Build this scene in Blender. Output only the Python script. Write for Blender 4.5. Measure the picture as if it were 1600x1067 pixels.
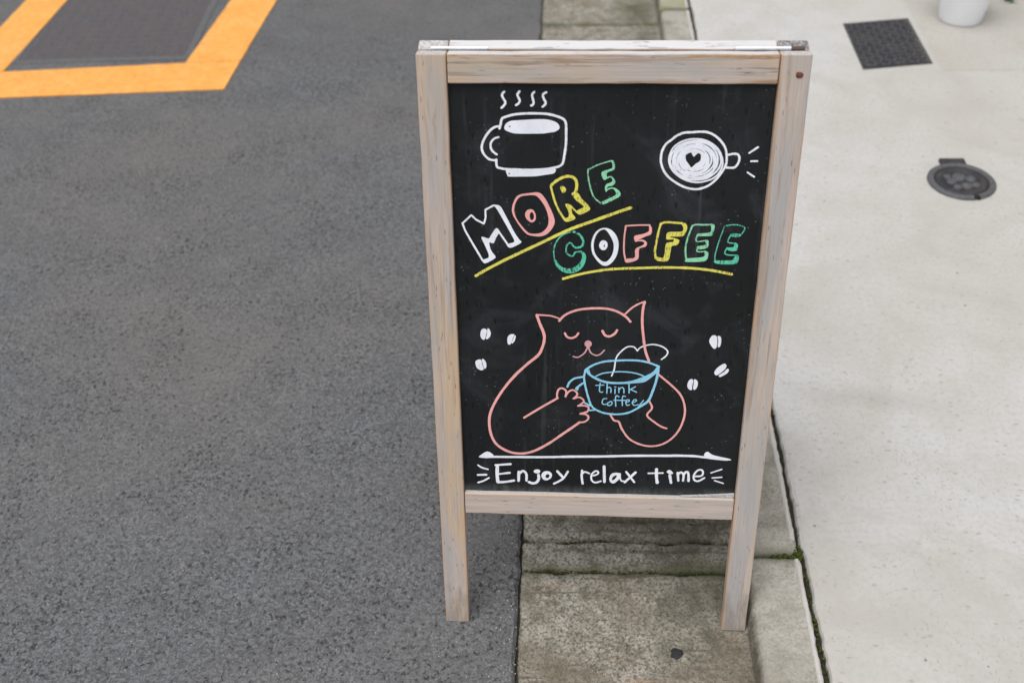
import bpy, bmesh, math, random, json
from mathutils import Vector, Matrix, noise as mn
from mathutils.geometry import tessellate_polygon

# ------------------------------------------------------------------ scene, camera, light
for o in list(bpy.data.objects): bpy.data.objects.remove(o)
scene = bpy.context.scene
COL = scene.collection
R = math.radians
cam_d = bpy.data.cameras.new('camera'); cam = bpy.data.objects.new('camera', cam_d); COL.objects.link(cam)
CR = ((0.9989371379, 0.0376840154, -0.0265425969), (-0.0049568551, 0.6603317711, 0.7509576431), (-0.0458260194, 0.7500279109, -0.6598167237))
cam.matrix_world = Matrix(((CR[0][0], CR[1][0], -CR[2][0], 0), (CR[0][1], CR[1][1], -CR[2][1], 0), (CR[0][2], CR[1][2], -CR[2][2], 1.70334), (0, 0, 0, 1)))
cam_d.sensor_width = 36; cam_d.lens = 37.7017; cam_d.clip_start = .05; cam_d.clip_end = 1500
cam_d.dof.use_dof = True; cam_d.dof.focus_distance = 1.78; cam_d.dof.aperture_fstop = 3.5
scene.camera = cam
SUN_EL, SUN_AZ = 72, 216         # overcast: a broad bright patch of cloud, high, to the left of and behind the camera
w = bpy.data.worlds.new('World'); scene.world = w; w.use_nodes = True
nt = w.node_tree; nt.nodes.clear()
sky = nt.nodes.new('ShaderNodeTexSky'); sky.sky_type = 'NISHITA'; sky.sun_disc = False
sky.sun_elevation = R(SUN_EL); sky.sun_rotation = R(SUN_AZ); sky.air_density = 1.0; sky.dust_density = 5.0; sky.ozone_density = 1.0
hs = nt.nodes.new('ShaderNodeHueSaturation'); hs.inputs['Saturation'].default_value = .22     # cloud cover: nearly neutral light
bg = nt.nodes.new('ShaderNodeBackground'); bg.inputs['Strength'].default_value = .12
wo = nt.nodes.new('ShaderNodeOutputWorld')
nt.links.new(sky.outputs[0], hs.inputs['Color']); nt.links.new(hs.outputs[0], bg.inputs[0]); nt.links.new(bg.outputs[0], wo.inputs[0])
sd = bpy.data.lights.new('sun', 'SUN'); sd.energy = 1.35; sd.angle = R(55); sd.color = (1, .985, .965)
sun = bpy.data.objects.new('sun', sd); COL.objects.link(sun)
az, el = R(SUN_AZ), R(SUN_EL)
sun.rotation_euler = (-Vector((math.sin(az) * math.cos(el), math.cos(az) * math.cos(el), math.sin(el)))).to_track_quat('-Z', 'Y').to_euler()
scene.render.engine = 'CYCLES'
scene.cycles.max_bounces = 4; scene.cycles.diffuse_bounces = 2; scene.cycles.glossy_bounces = 2
vs = scene.view_settings; vs.view_transform = 'Standard'; vs.look = 'None'; vs.gamma = 1; vs.use_curve_mapping = False
vs.exposure = 0.28

# ------------------------------------------------------------------ material helpers
class N:
    """small node builder: every call returns an output socket"""
    def __init__(s, name):
        s.m = bpy.data.materials.new(name); s.m.use_nodes = True; s.t = s.m.node_tree; s.t.nodes.clear()
        s.out = s.t.nodes.new('ShaderNodeOutputMaterial'); s.b = s.t.nodes.new('ShaderNodeBsdfPrincipled')
        s.t.links.new(s.b.outputs[0], s.out.inputs[0])
        s.tc = s.t.nodes.new('ShaderNodeTexCoord'); s.obj = s.tc.outputs['Object']
    def put(s, sock, v):
        if isinstance(v, bpy.types.NodeSocket): s.t.links.new(v, sock)
        elif isinstance(v, tuple) and len(v) == 3 and sock.type == 'RGBA': sock.default_value = (*v, 1)
        else: sock.default_value = v
    def node(s, typ, ins=(), **kw):
        n = s.t.nodes.new(typ)
        for k, v in kw.items(): setattr(n, k, v)
        for k, v in dict(ins).items(): s.put(n.inputs[k], v)
        return n
    def vec(s, scale, loc=(0, 0, 0), rot=(0, 0, 0), src=None):
        return s.node('ShaderNodeMapping', {'Vector': src or s.obj, 'Scale': scale, 'Location': loc, 'Rotation': rot}).outputs[0]
    def noise(s, scale, detail=4, rough=.55, vec=None, dist=0, col=False):
        n = s.node('ShaderNodeTexNoise', {'Vector': vec or s.obj, 'Scale': scale, 'Detail': detail, 'Roughness': rough, 'Distortion': dist})
        return n.outputs['Color' if col else 'Fac']
    def vor(s, scale, vec=None, feature='F1', out='Distance', rand=1.0):
        n = s.node('ShaderNodeTexVoronoi', {'Vector': vec or s.obj, 'Scale': scale, 'Randomness': rand}, feature=feature)
        return n.outputs[out]
    def ramp(s, f, stops, interp='LINEAR'):
        n = s.node('ShaderNodeValToRGB', {'Fac': f}); e = n.color_ramp; e.interpolation = interp
        while len(e.elements) < len(stops): e.elements.new(.5)
        for k, (p, c) in zip(e.elements, stops):
            k.position = p; k.color = (c, c, c, 1) if not isinstance(c, tuple) else (*c, 1)
        return n.outputs['Color']
    def mix(s, f, a, b, mode='MIX'):
        n = s.t.nodes.new('ShaderNodeMix'); n.data_type = 'RGBA'; n.blend_type = mode; n.clamp_factor = True
        s.put(n.inputs[0], f); s.put(n.inputs[6], a); s.put(n.inputs[7], b); return n.outputs[2]
    def math(s, op, a, b=0, c=0, clamp=False):
        n = s.t.nodes.new('ShaderNodeMath'); n.operation = op; n.use_clamp = clamp
        s.put(n.inputs[0], a); s.put(n.inputs[1], b); s.put(n.inputs[2], c); return n.outputs[0]
    def xyz(s, src=None):
        return s.node('ShaderNodeSeparateXYZ', {0: src or s.obj}).outputs
    def rnd(s): return s.node('ShaderNodeObjectInfo').outputs['Random']
    def bump(s, h, strength, dist, prev=None):
        n = s.node('ShaderNodeBump', {'Height': h, 'Strength': strength, 'Distance': dist})
        if prev is not None: s.put(n.inputs['Normal'], prev)
        return n.outputs[0]
    def done(s, col, rough=.8, normal=None, spec=.5, metal=0):
        s.put(s.b.inputs['Base Color'], col); s.put(s.b.inputs['Roughness'], rough); s.put(s.b.inputs['Metallic'], metal)
        s.put(s.b.inputs['Specular IOR Level'], spec)
        if normal is not None: s.put(s.b.inputs['Normal'], normal)
        return s.m

def mat_asphalt(name, base, fine):
    n = N(name); k = fine
    agg = n.node('ShaderNodeSeparateColor', {0: n.vor(170 * k, out='Color')}).outputs[0]
    st = n.noise(210 * k, 3, .7); big = n.noise(1.3, 3, .5); mid = n.noise(7, 4, .6)
    pit = n.noise(115 * k, 4, .64, dist=.7); clu = n.noise(5.5, 4, .65)
    pm = n.ramp(n.math('SUBTRACT', pit, n.math('MULTIPLY', clu, .24)), [(.245, 1.0), (.33, 0.0)])
    c = n.mix(agg, tuple(v * .66 for v in base), tuple(v * 1.34 for v in base))
    c = n.mix(n.ramp(st, [(.38, .8), (.50, 0.0)]), c, tuple(v * .42 for v in base))
    c = n.mix(n.ramp(st, [(.60, 0.0), (.72, .5)]), c, tuple(v * 1.7 for v in base))
    c = n.mix(n.ramp(big, [(.42, 0.0), (.64, .45)]), c, tuple(v * s for v, s in zip(base, (1.22, 1.08, .93))))
    c = n.mix(n.ramp(mid, [(.3, .25), (.6, 0.0)]), c, tuple(v * .62 for v in base))
    c = n.mix(n.math('MULTIPLY', pm, .92), c, (.022, .022, .0235))
    chip = n.ramp(n.vor(60 * k), [(.045, 1.0), (.085, 0.0)])
    c = n.mix(n.math('MULTIPLY', chip, .7), c, (.45, .45, .46))
    nm = n.bump(n.ramp(n.noise(115 * k, 3, .62, dist=.7), [(.30, 0.0), (.55, 1.0)]), .5, .0025)
    return n.done(c, .78, nm, .4)

def mat_forecourt(name, base=(.480, .475, .466)):
    n = N(name)
    wv = n.node('ShaderNodeVectorMath', {0: n.obj, 1: n.node('ShaderNodeVectorMath', {0: n.noise(5, 2, col=True), 1: (.08, .08, 0)}, operation='MULTIPLY').outputs[0]}, operation='ADD').outputs[0]
    big = n.noise(1.1, 4, .55); mid = n.noise(6.5, 5, .6); fine = n.noise(90, 4, .65)
    c = n.mix(n.ramp(big, [(.38, 0.0), (.62, 1.0)]), base, tuple(v * s for v, s in zip(base, (.91, .885, .83))))
    c = n.mix(n.ramp(mid, [(.42, 0.0), (.70, .8)]), c, tuple(v * s for v, s in zip(base, (.85, .82, .76))))
    c = n.mix(n.ramp(fine, [(.34, .40), (.55, 0.0)]), c, tuple(v * .7 for v in base))
    # weathered pits and trowel nicks of two sizes, in short strokes
    p1 = n.vor(34, n.vec((1, 1.9, 1), rot=(0, 0, .5), src=wv)); r1 = n.noise(17, 2)
    m1 = n.math('MULTIPLY', n.ramp(p1, [(.08, 1.0), (.22, 0.0)]), n.ramp(r1, [(.37, 0.0), (.50, 1.0)]))
    p2 = n.vor(68, n.vec((1.8, 1, 1), rot=(0, 0, -.4), src=wv)); r2 = n.noise(9, 3)
    m2 = n.math('MULTIPLY', n.ramp(p2, [(.10, 1.0), (.26, 0.0)]), n.ramp(r2, [(.42, 0.0), (.58, .9)]))
    pits = n.math('MAXIMUM', m1, m2)
    c = n.mix(n.math('MULTIPLY', pits, .62), c, (.26, .24, .20))
    spk = n.math('MULTIPLY', n.ramp(n.vor(13), [(.03, 1.0), (.05, 0.0)]), .75)
    c = n.mix(spk, c, (.10, .09, .075))
    c = n.mix(n.ramp(n.noise(2.6, 5, .68, dist=1.2), [(.50, 0.0), (.66, .45)]), c, tuple(v * s for v, s in zip(base, (.74, .71, .65))))
    # a damp stain that runs across the slab
    X, Y, Z = n.xyz(wv)
    ln = n.math('ABSOLUTE', n.math('SUBTRACT', n.math('ADD', Y, n.math('MULTIPLY', X, .17)), 1.86))
    sm = n.math('MULTIPLY', n.ramp(ln, [(0.0, 1.0), (.05, 0.0)]), n.ramp(n.noise(3.2, 3), [(.46, 0.0), (.65, .30)]))
    c = n.mix(sm, c, (.25, .24, .22))
    nm = n.bump(n.math('SUBTRACT', n.noise(90, 3, .65), n.math('MULTIPLY', p1, -.8)), .3, .0016)
    return n.done(c, .82, nm, .35)

def mat_kerb(name, mossy=False):
    n = N(name)
    rv = n.node('ShaderNodeVectorMath', {0: n.obj, 1: n.node('ShaderNodeCombineXYZ', {0: n.math('MULTIPLY', n.rnd(), 17), 1: n.math('MULTIPLY', n.rnd(), 31)}).outputs[0]}, operation='ADD').outputs[0]
    X, Y, Z = n.xyz()
    base = (.275, .252, .208)
    big = n.noise(5, 4, .6, rv); mid = n.noise(24, 5, .65, rv); fine = n.noise(170, 4, .7, rv)
    agg = n.node('ShaderNodeSeparateColor', {0: n.vor(190, rv, out='Color')}).outputs[0]
    c = n.mix(agg, tuple(v * .72 for v in base), tuple(v * 1.3 for v in base))
    c = n.mix(n.ramp(big, [(.40, 0.0), (.66, .75)]), c, (.40, .38, .34))
    c = n.mix(n.ramp(mid, [(.34, .85), (.54, 0.0)]), c, (.115, .106, .078))
    c = n.mix(n.ramp(fine, [(.40, .85), (.53, 0.0)]), c, (.075, .07, .053))
    c = n.mix(n.ramp(n.vor(120, rv), [(.10, .55), (.2, 0.0)]), c, (.50, .49, .45))
    c = n.mix(n.math('MULTIPLY', n.ramp(n.vor(95, rv), [(.14, 1.0), (.22, 0.0)]), n.ramp(n.noise(13, 3, .6, rv), [(.40, 0.0), (.52, .85)])), c, (.055, .05, .04))
    c = n.mix(n.ramp(n.noise(3.2, 5, .65, rv, dist=1.0), [(.48, 0.0), (.62, .55)]), c, (.135, .115, .080))
    # transverse scrapes with rusty and dark traces
    sc = n.noise(1, 4, .6, n.vec((5, 75, 1), src=rv))
    band = n.ramp(n.noise(1, 2, .5, n.vec((3, 8, 1), src=rv)), [(.44, 0.0), (.62, 1.0)])
    c = n.mix(n.math('MULTIPLY', n.ramp(sc, [(.57, 0.0), (.66, .85)]), band), c, (.11, .085, .06))
    c = n.mix(n.math('MULTIPLY', n.ramp(sc, [(.32, .75), (.42, 0.0)]), band), c, (.30, .20, .135))
    # darker band, broken by noise, along the kerb side of the bed
    bed_dark = n.math('MULTIPLY', n.ramp(n.math('ABSOLUTE', n.math('SUBTRACT', X, .27)), [(0.0, .9), (.12, 0.0)]), n.ramp(n.noise(7, 3, .6, rv), [(.38, 0.0), (.6, 1.0)]))
    c = n.mix(bed_dark, c, (.075, .070, .050))
    # the top of the kerb is paler
    c = n.mix(n.math('MULTIPLY', n.ramp(Z, [(.030, 0.0), (.05, 1.0)]), n.ramp(n.noise(11, 4, .6, rv), [(.3, .2), (.6, .62)])), c, (.40, .385, .34))
    if mossy:
        g = n.ramp(n.noise(9, 4, .6, rv), [(.42, 0.0), (.62, .7)])
        c = n.mix(n.math('MULTIPLY', g, n.ramp(Z, [(.02, .15), (.05, 1.0)])), c, (.24, .25, .11))
    # moss stain by the joints
    ed = n.math('ABSOLUTE', n.math('SUBTRACT', Y, .3))
    c = n.mix(n.math('MULTIPLY', n.ramp(ed, [(.275, 0.0), (.298, .85)]), n.ramp(n.noise(20, 3, .6, rv), [(.3, .4), (.6, 1.0)])), c, (.075, .078, .035))
    h = n.math('ADD', n.math('MULTIPLY', fine, .5), n.math('MULTIPLY', agg, .4))
    nm = n.bump(n.noise(170, 3, .7, rv), .8, .003)
    return n.done(c, .9, nm, .25)

def mat_wood(name, tan=.5, dark=.4, gray=.5, seed=0.0, foot=False, streak=(.55, .62)):
    """weathered pine with the grain along local X"""
    n = N(name)
    r = n.node('ShaderNodeCombineXYZ', {0: n.math('MULTIPLY', n.rnd(), 13.0), 1: n.math('MULTIPLY', n.rnd(), 7.0), 2: seed}).outputs[0]
    v = n.node('ShaderNodeVectorMath', {0: n.obj, 1: r}, operation='ADD').outputs[0]
    g1 = n.noise(1, 5, .7, n.vec((5, 170, 170), src=v), dist=.6)
    g2 = n.noise(1, 5, .62, n.vec((2.0, 46, 46), src=v), dist=1.6)
    g3 = n.noise(1, 3, .6, n.vec((9, 330, 330), src=v))
    patch = n.noise(1, 3, .5, n.vec((5, 18, 18), src=v))
    light, tanc, greyc, darkc = (.56, .478, .432), (.55, .40, .26), (.405, .385, .38), (.13, .10, .08)
    c = n.mix(n.ramp(g1, [(.38, 0.0), (.6, 1.0)]), tuple(x * .82 for x in light), light)
    c = n.mix(n.math('MULTIPLY', n.ramp(patch, [(.44, 0.0), (.58, 1.0)]), tan), c, tanc)
    c = n.mix(n.math('MULTIPLY', n.ramp(n.noise(1, 4, .6, n.vec((3, 30, 30), (3, 5, 1), src=v)), [(.42, 0.0), (.56, 1.0)]), gray), c, greyc)
    c = n.mix(n.math('MULTIPLY', n.ramp(g3, [(.42, 1.0), (.52, 0.0)]), .16), c, (.25, .21, .185))
    c = n.mix(n.math('MULTIPLY', n.ramp(g2, [(streak[0], 0.0), (streak[1], 1.0), (streak[1] + .05, .25)]), dark), c, (.30, .19, .11))
    c = n.mix(n.math('MULTIPLY', n.ramp(g1, [(.58, 0.0), (.68, 1.0)]), dark), c, darkc)
    c = n.mix(n.ramp(n.vor(1, n.vec((24, 150, 150), src=v)), [(.08, .7), (.14, 0.0)]), c, darkc)
    # grey-green weather stain in soft drifts
    c = n.mix(n.ramp(n.noise(1, 3, .6, n.vec((7, 22, 22), (9, 2, 4), src=v)), [(.52, 0.0), (.66, .4)]), c, (.37, .355, .325))
    if foot:        # road splash dried on the lower leg, in ragged tongues
        X = n.xyz()[0]; sp = n.ramp(n.math('ADD', n.math('MULTIPLY', X, 2.2), n.noise(1, 4, .65, n.vec((16, 60, 60), src=v))), [(.50, .75), (.72, 0.0)])
        c = n.mix(sp, c, (.27, .235, .21))
    # long arrises rubbed back to warm bare pine
    X, Y, Z = n.xyz()
    e = n.math('MULTIPLY', n.ramp(n.math('ABSOLUTE', Y), [(.0183, 0.0), (.0208, 1.0)]), n.ramp(n.noise(1, 3, .6, n.vec((9, 20, 20), src=v)), [(.36, 0.0), (.55, .8)]))
    c = n.mix(e, c, (.56, .33, .17))
    nm = n.bump(n.noise(1, 3, .6, n.vec((4.5, 130, 130), src=v)), .35, .0012)
    return n.done(c, .72, nm, .3)

def mat_woodtop():
    n = N('pale_top_wood')  # paler, near-neutral wood colour for the upper faces of the top rails
    g = n.noise(1, 5, .6, n.vec((8, 120, 120))); k = n.noise(1, 3, .6, n.vec((26, 110, 110)))
    c = n.mix(g, (.52, .515, .52), (.61, .605, .61))
    c = n.mix(n.ramp(k, [(.58, 0.0), (.66, .75)]), c, (.30, .27, .27))
    return n.done(c, .6, n.bump(g, .3, .001), .4)
def mat_endgrain(name, base, dark):
    n = N(name); f = n.noise(260, 4, .7); g = n.noise(1, 3, .6, n.vec((60, 18, 400)))
    c = n.mix(n.ramp(f, [(.35, 1.0), (.6, 0.0)]), base, dark); c = n.mix(n.ramp(g, [(.55, 0.0), (.7, .5)]), c, dark)
    return n.done(c, .85, n.bump(f, .5, .0015), .3)

def mat_board():
    n = N('chalkboard_black')
    X, Y, Z = n.xyz()
    big = n.noise(5, 4, .6); c = n.mix(n.ramp(big, [(.35, 0.0), (.7, 1.0)]), (.0065, .0076, .0086), (.0120, .0136, .0154))
    # wiped chalk clouds
    sm = n.noise(1, 5, .62, n.vec((7, 7, 7), (3, 1, 0)), dist=1.6)
    c = n.mix(n.ramp(sm, [(.54, 0.0), (.76, .11)]), c, (.18, .20, .25))
    st = n.noise(1, 4, .55, n.vec((70, 3.0, 1)))
    c = n.mix(n.math('MULTIPLY', n.ramp(st, [(.57, 0.0), (.70, .10)]), n.ramp(n.noise(6, 2), [(.42, 0.0), (.56, 1.0)])), c, (.22, .24, .27))
    # dried rain runs: dark drops with tails
    d = n.vor(1, n.vec((105, 36, 1))); dm = n.math('MULTIPLY', n.ramp(d, [(.10, 1.0), (.26, 0.0)]), n.ramp(n.noise(13, 2), [(.34, 0.0), (.48, 1.0)]))
    c = n.mix(n.math('MULTIPLY', dm, .92), c, (.0015, .0015, .002))
    # flecks of chalk
    f = n.vor(1, n.vec((150, 120, 1), (5, 2, 0))); cl = n.ramp(n.noise(11, 3, .6), [(.50, 0.0), (.62, 1.0)])
    fm = n.math('MULTIPLY', n.ramp(f, [(.075, 1.0), (.14, 0.0)]), cl)
    c = n.mix(n.math('MULTIPLY', fm, .5), c, (.45, .47, .48))
    # chalk dust that has slid to the bottom edge
    du = n.math('MULTIPLY', n.ramp(Y, [(.293, .18), (.310, 0.0)]), n.ramp(n.noise(1, 3, .6, n.vec((80, 25, 1))), [(.35, .2), (.65, 1.0)]))
    c = n.mix(du, c, (.42, .45, .45))
    return n.done(c, n.ramp(sm, [(.4, .50), (.7, .66)]), n.bump(n.noise(60, 3), .06, .002), .30)

def mat_marker(name, col, wear):
    n = N(name)
    s = n.noise(1, 4, .65, n.vec((520, 110, 1))); p = n.noise(420, 3, .6); pm = n.ramp(n.noise(32, 3, .6), [(.36, .1), (.56, 1.0)])
    m = n.math('MULTIPLY', n.ramp(s, [(.66 - wear * .17, 0.0), (.70 - wear * .13, 1.0)]), n.math('MULTIPLY', pm, min(1.0, wear * 1.25)))
    tone = n.mix(n.ramp(n.noise(35, 3), [(.3, 0.0), (.7, 1.0)]), tuple(v * .86 for v in col), col)
    tone = n.mix(n.ramp(p, [(.28, .25), (.4, 0.0)]), tone, tuple(v * .6 for v in col))
    c = n.mix(m, tone, (.018, .02, .022))
    return n.done(c, .75, n.bump(p, .2, .0004), .25)

def mat_iron(name, base=(.028, .029, .033), rust=.25, rough=.7):
    n = N(name); f = n.noise(130, 4, .65); b = n.noise(14, 4, .6)
    c = n.mix(n.ramp(f, [(.3, 0.0), (.7, 1.0)]), tuple(v * .65 for v in base), tuple(v * 1.35 for v in base))
    c = n.mix(n.math('MULTIPLY', n.ramp(b, [(.45, 0.0), (.62, 1.0)]), rust), c, (.12, .095, .075))
    return n.done(c, rough, n.bump(f, .4, .0015), .35, .1)

def mat_yellow():
    n = N('yellow_road_paint'); f = n.noise(120, 4, .65); b = n.noise(11, 4, .6)
    c = n.mix(n.ramp(b, [(.3, 0.0), (.7, 1.0)]), (.74, .315, .05), (.82, .39, .10))
    c = n.mix(n.ramp(f, [(.30, .5), (.42, 0.0)]), c, (.55, .27, .07))
    sp = n.math('MULTIPLY', n.ramp(n.vor(70), [(.10, 1.0), (.24, 0.0)]), n.ramp(n.noise(6, 3), [(.42, 0.0), (.58, .6)]))
    c = n.mix(sp, c, (.16, .13, .09)); c = n.mix(n.ramp(n.noise(38, 5, .7), [(.40, .35), (.52, 0.0)]), c, (.45, .22, .06))
    return n.done(c, .6, n.bump(f, .5, .0015), .4)

def plain(name, col, rough=.6, metal=0, spec=.5, var=.15, scale=60):
    n = N(name); f = n.noise(scale, 3)
    return n.done(n.mix(f, tuple(v * (1 - var) for v in col), tuple(min(1, v * (1 + var)) for v in col)), rough, n.bump(f, .15, .001), spec, metal)

M = dict(
    asphalt=mat_asphalt('asphalt', (.121, .1235, .1295), 1.0), asphalt_old=mat_asphalt('asphalt_older', (.123, .1245, .129), 1.5),
    forecourt=mat_forecourt('forecourt_concrete'), repair=mat_forecourt('repair_concrete', (.45, .44, .42)),
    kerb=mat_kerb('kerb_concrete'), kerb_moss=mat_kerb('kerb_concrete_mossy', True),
    wood=mat_wood('weathered_pine', .8, .45, .7, foot=True), wood_tan=mat_wood('tan_pine', .75, 1.0, .45, 4.2, streak=(.50, .57)), wood_grey=mat_wood('grey_pine', .25, .6, 1.0, 9.1, foot=True), wood_pale=mat_wood('pale_pine', .1, .28, .45, 2.3),
    woodtop=mat_woodtop(), end=mat_endgrain('end_grain', (.56, .55, .55), (.30, .28, .27)), end_dark=mat_endgrain('end_grain_dark', (.33, .325, .33), (.07, .065, .065)),
    board=mat_board(),
    w=mat_marker('marker_white', (.86, .89, .965), .32), p=mat_marker('marker_pink', (.90, .43, .41), .34), n=mat_marker('marker_dull_pink', (.66, .36, .38), .12),
    y=mat_marker('marker_yellow', (.80, .73, .13), .7), g=mat_marker('marker_mint', (.30, .72, .45), .75), t=mat_marker('marker_teal', (.12, .62, .42), .95), b=mat_marker('marker_blue', (.30, .65, .87), .35),
    iron=mat_iron('cast_iron'), iron_lid=mat_iron('lid_iron', (.085, .080, .087), .3, .75), iron_frame=mat_iron('frame_iron', (.105, .106, .112), .3, .7), iron_worn=mat_iron('worn_iron', (.088, .090, .097), .15, .65),
    yellow=mat_yellow(), steel=plain('hinge_steel', (.72, .73, .75), .35, .85), rust=plain('rust', (.15, .058, .028), .85, 0, .3, .5, 500),
    white_pot=plain('white_glaze', (.83, .84, .87), .35, 0, .5, .03), soil=plain('soil', (.035, .026, .02), .95, 0, .2, .4),
    leaf=plain('leaf_green', (.045, .11, .022), .45, 0, .5, .5, 30), leaf_dark=plain('leaf_dark', (.022, .055, .018), .5, 0, .5, .5, 30), stem=plain('stem', (.095, .062, .042), .8),
    moss=plain('moss', (.052, .066, .014), .95, 0, .1, .6, 300), joint=plain('joint_dirt', (.035, .034, .022), .95, 0, .1, .5, 200),
    strip=None, gum=plain('gum_black', (.022, .022, .026), .7, 0, .3, .3), earth=plain('earth', (.09, .08, .065), .95, 0, .2, .3, 8), dark=plain('hole_dark', (.008, .008, .008), .9))
def mat_strip():
    n = N('mortar_pale'); f = n.noise(150, 4, .7); b = n.noise(16, 4, .6); X, Y, Z = n.xyz()
    c = n.mix(n.ramp(b, [(.35, 0.0), (.7, 1.0)]), (.49, .47, .45), (.42, .40, .375)); c = n.mix(n.ramp(f, [(.3, .5), (.45, 0.0)]), c, (.25, .23, .20))
    return n.done(c, .85, n.bump(f, .4, .0015), .3)
M['strip'] = mat_strip()

# ------------------------------------------------------------------ mesh helpers
def mesh(name, verts, faces, mat, parent=None, smooth=False, mats=None, midx=None):
    me = bpy.data.meshes.new(name); me.from_pydata([tuple(v) for v in verts], [], faces); me.update()
    for m_ in (mats or [mat]): me.materials.append(m_)
    if midx: me.polygons.foreach_set('material_index', midx)
    if smooth: me.polygons.foreach_set('use_smooth', [True] * len(me.polygons))
    o = bpy.data.objects.new(name, me); COL.objects.link(o)
    if parent is not None: o.parent = parent
    return o
def from_bm(name, bm, mat, parent=None, smooth=False):
    me = bpy.data.meshes.new(name); bmesh.ops.recalc_face_normals(bm, faces=bm.faces); bm.to_mesh(me); bm.free()
    for m_ in (mat if isinstance(mat, list) else [mat]): me.materials.append(m_)
    if smooth: me.polygons.foreach_set('use_smooth', [True] * len(me.polygons))
    o = bpy.data.objects.new(name, me); COL.objects.link(o)
    if parent is not None: o.parent = parent
    return o
def empty(name, loc=(0, 0, 0), rz=0):
    o = bpy.data.objects.new(name, None); COL.objects.link(o); o.location = loc; o.rotation_euler = (0, 0, rz); o.empty_display_size = .05
    return o
def tag(o, label, cat, group=None):
    o['label'] = label; o['category'] = cat
    if group: o['group'] = group
    return o
def box(bm, x0, x1, y0, y1, z0, z1, bev=0, seg=2):
    g = bmesh.ops.create_cube(bm, size=1); vs_ = g['verts']
    bmesh.ops.scale(bm, vec=(x1 - x0, y1 - y0, z1 - z0), verts=vs_); bmesh.ops.translate(bm, vec=((x0 + x1) / 2, (y0 + y1) / 2, (z0 + z1) / 2), verts=vs_)
    if bev:
        es = list({e for v in vs_ for e in v.link_edges}); bmesh.ops.bevel(bm, geom=es, offset=bev, segments=seg, profile=.5, affect='EDGES')
def lathe(bm, prof, n=40, c=(0, 0, 0), ang=None):
    rings = []
    for r, z in prof:
        rings.append([bm.verts.new((c[0] + r * math.cos(2 * math.pi * k / n), c[1] + r * math.sin(2 * math.pi * k / n), c[2] + z)) for k in range(n)] if r > 1e-6 else [bm.verts.new((c[0], c[1], c[2] + z))])
    for a, b in zip(rings, rings[1:]):
        for k in range(n):
            l = (k + 1) % n
            if len(a) == 1 and len(b) == 1: continue
            if len(a) == 1: bm.faces.new((a[0], b[k], b[l]))
            elif len(b) == 1: bm.faces.new((a[k], a[l], b[0]))
            else: bm.faces.new((a[k], a[l], b[l], b[k]))
def nz(x, y, s, seed=0, o=4): return mn.fractal(Vector((x * s + seed * 7.3, y * s - seed * 3.1, seed * 1.7)), 1.0, 2.0, o)

# ------------------------------------------------------------------ ground, road, gutter, forecourt
SL = .0                                        # road level
g = mesh('ground', [(-400, -400, -.09), (400, -400, -.09), (400, 400, -.09), (-400, 400, -.09)], [(0, 1, 2, 3)], M['earth']); g['kind'] = 'structure'

# edge of the asphalt along the gutter is ragged
XA = -.0785
def edge_pts(y0, y1, step, x, amp, seed):
    n = int((y1 - y0) / step); return [(x + amp * nz(x, y0 + k * step, 14, seed, 3) + amp * .6 * nz(x, y0 + k * step, 60, seed + 1, 2), y0 + k * step) for k in range(n + 1)]
def road_sheet(name, y0, y1, mat):
    E_ = edge_pts(y0, y1, .012, XA, .0045, 3) if y0 > -3 else [(XA, y0), (XA, y1)]
    v = []; f = []
    for x, y in E_: v += [(-60, y, SL), (-3, y, SL), (x - .006, y, SL), (x, y, SL - .007), (x, y, SL - .05)]
    for k in range(len(E_) - 1):
        for j in range(4): f.append((5 * k + j, 5 * k + j + 1, 5 * k + j + 6, 5 * k + j + 5))
    o = mesh(name, v, f, mat); o['kind'] = 'structure'; return o
road_sheet('road', -2.5, 3.405, M['asphalt'])
road_sheet('road_resurfaced', 3.4052, 9, M['asphalt_old'])
far = road_sheet('road_far', 9.003, 200, M['asphalt_old']); near = road_sheet('road_behind', -200, -2.503, M['asphalt'])

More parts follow.
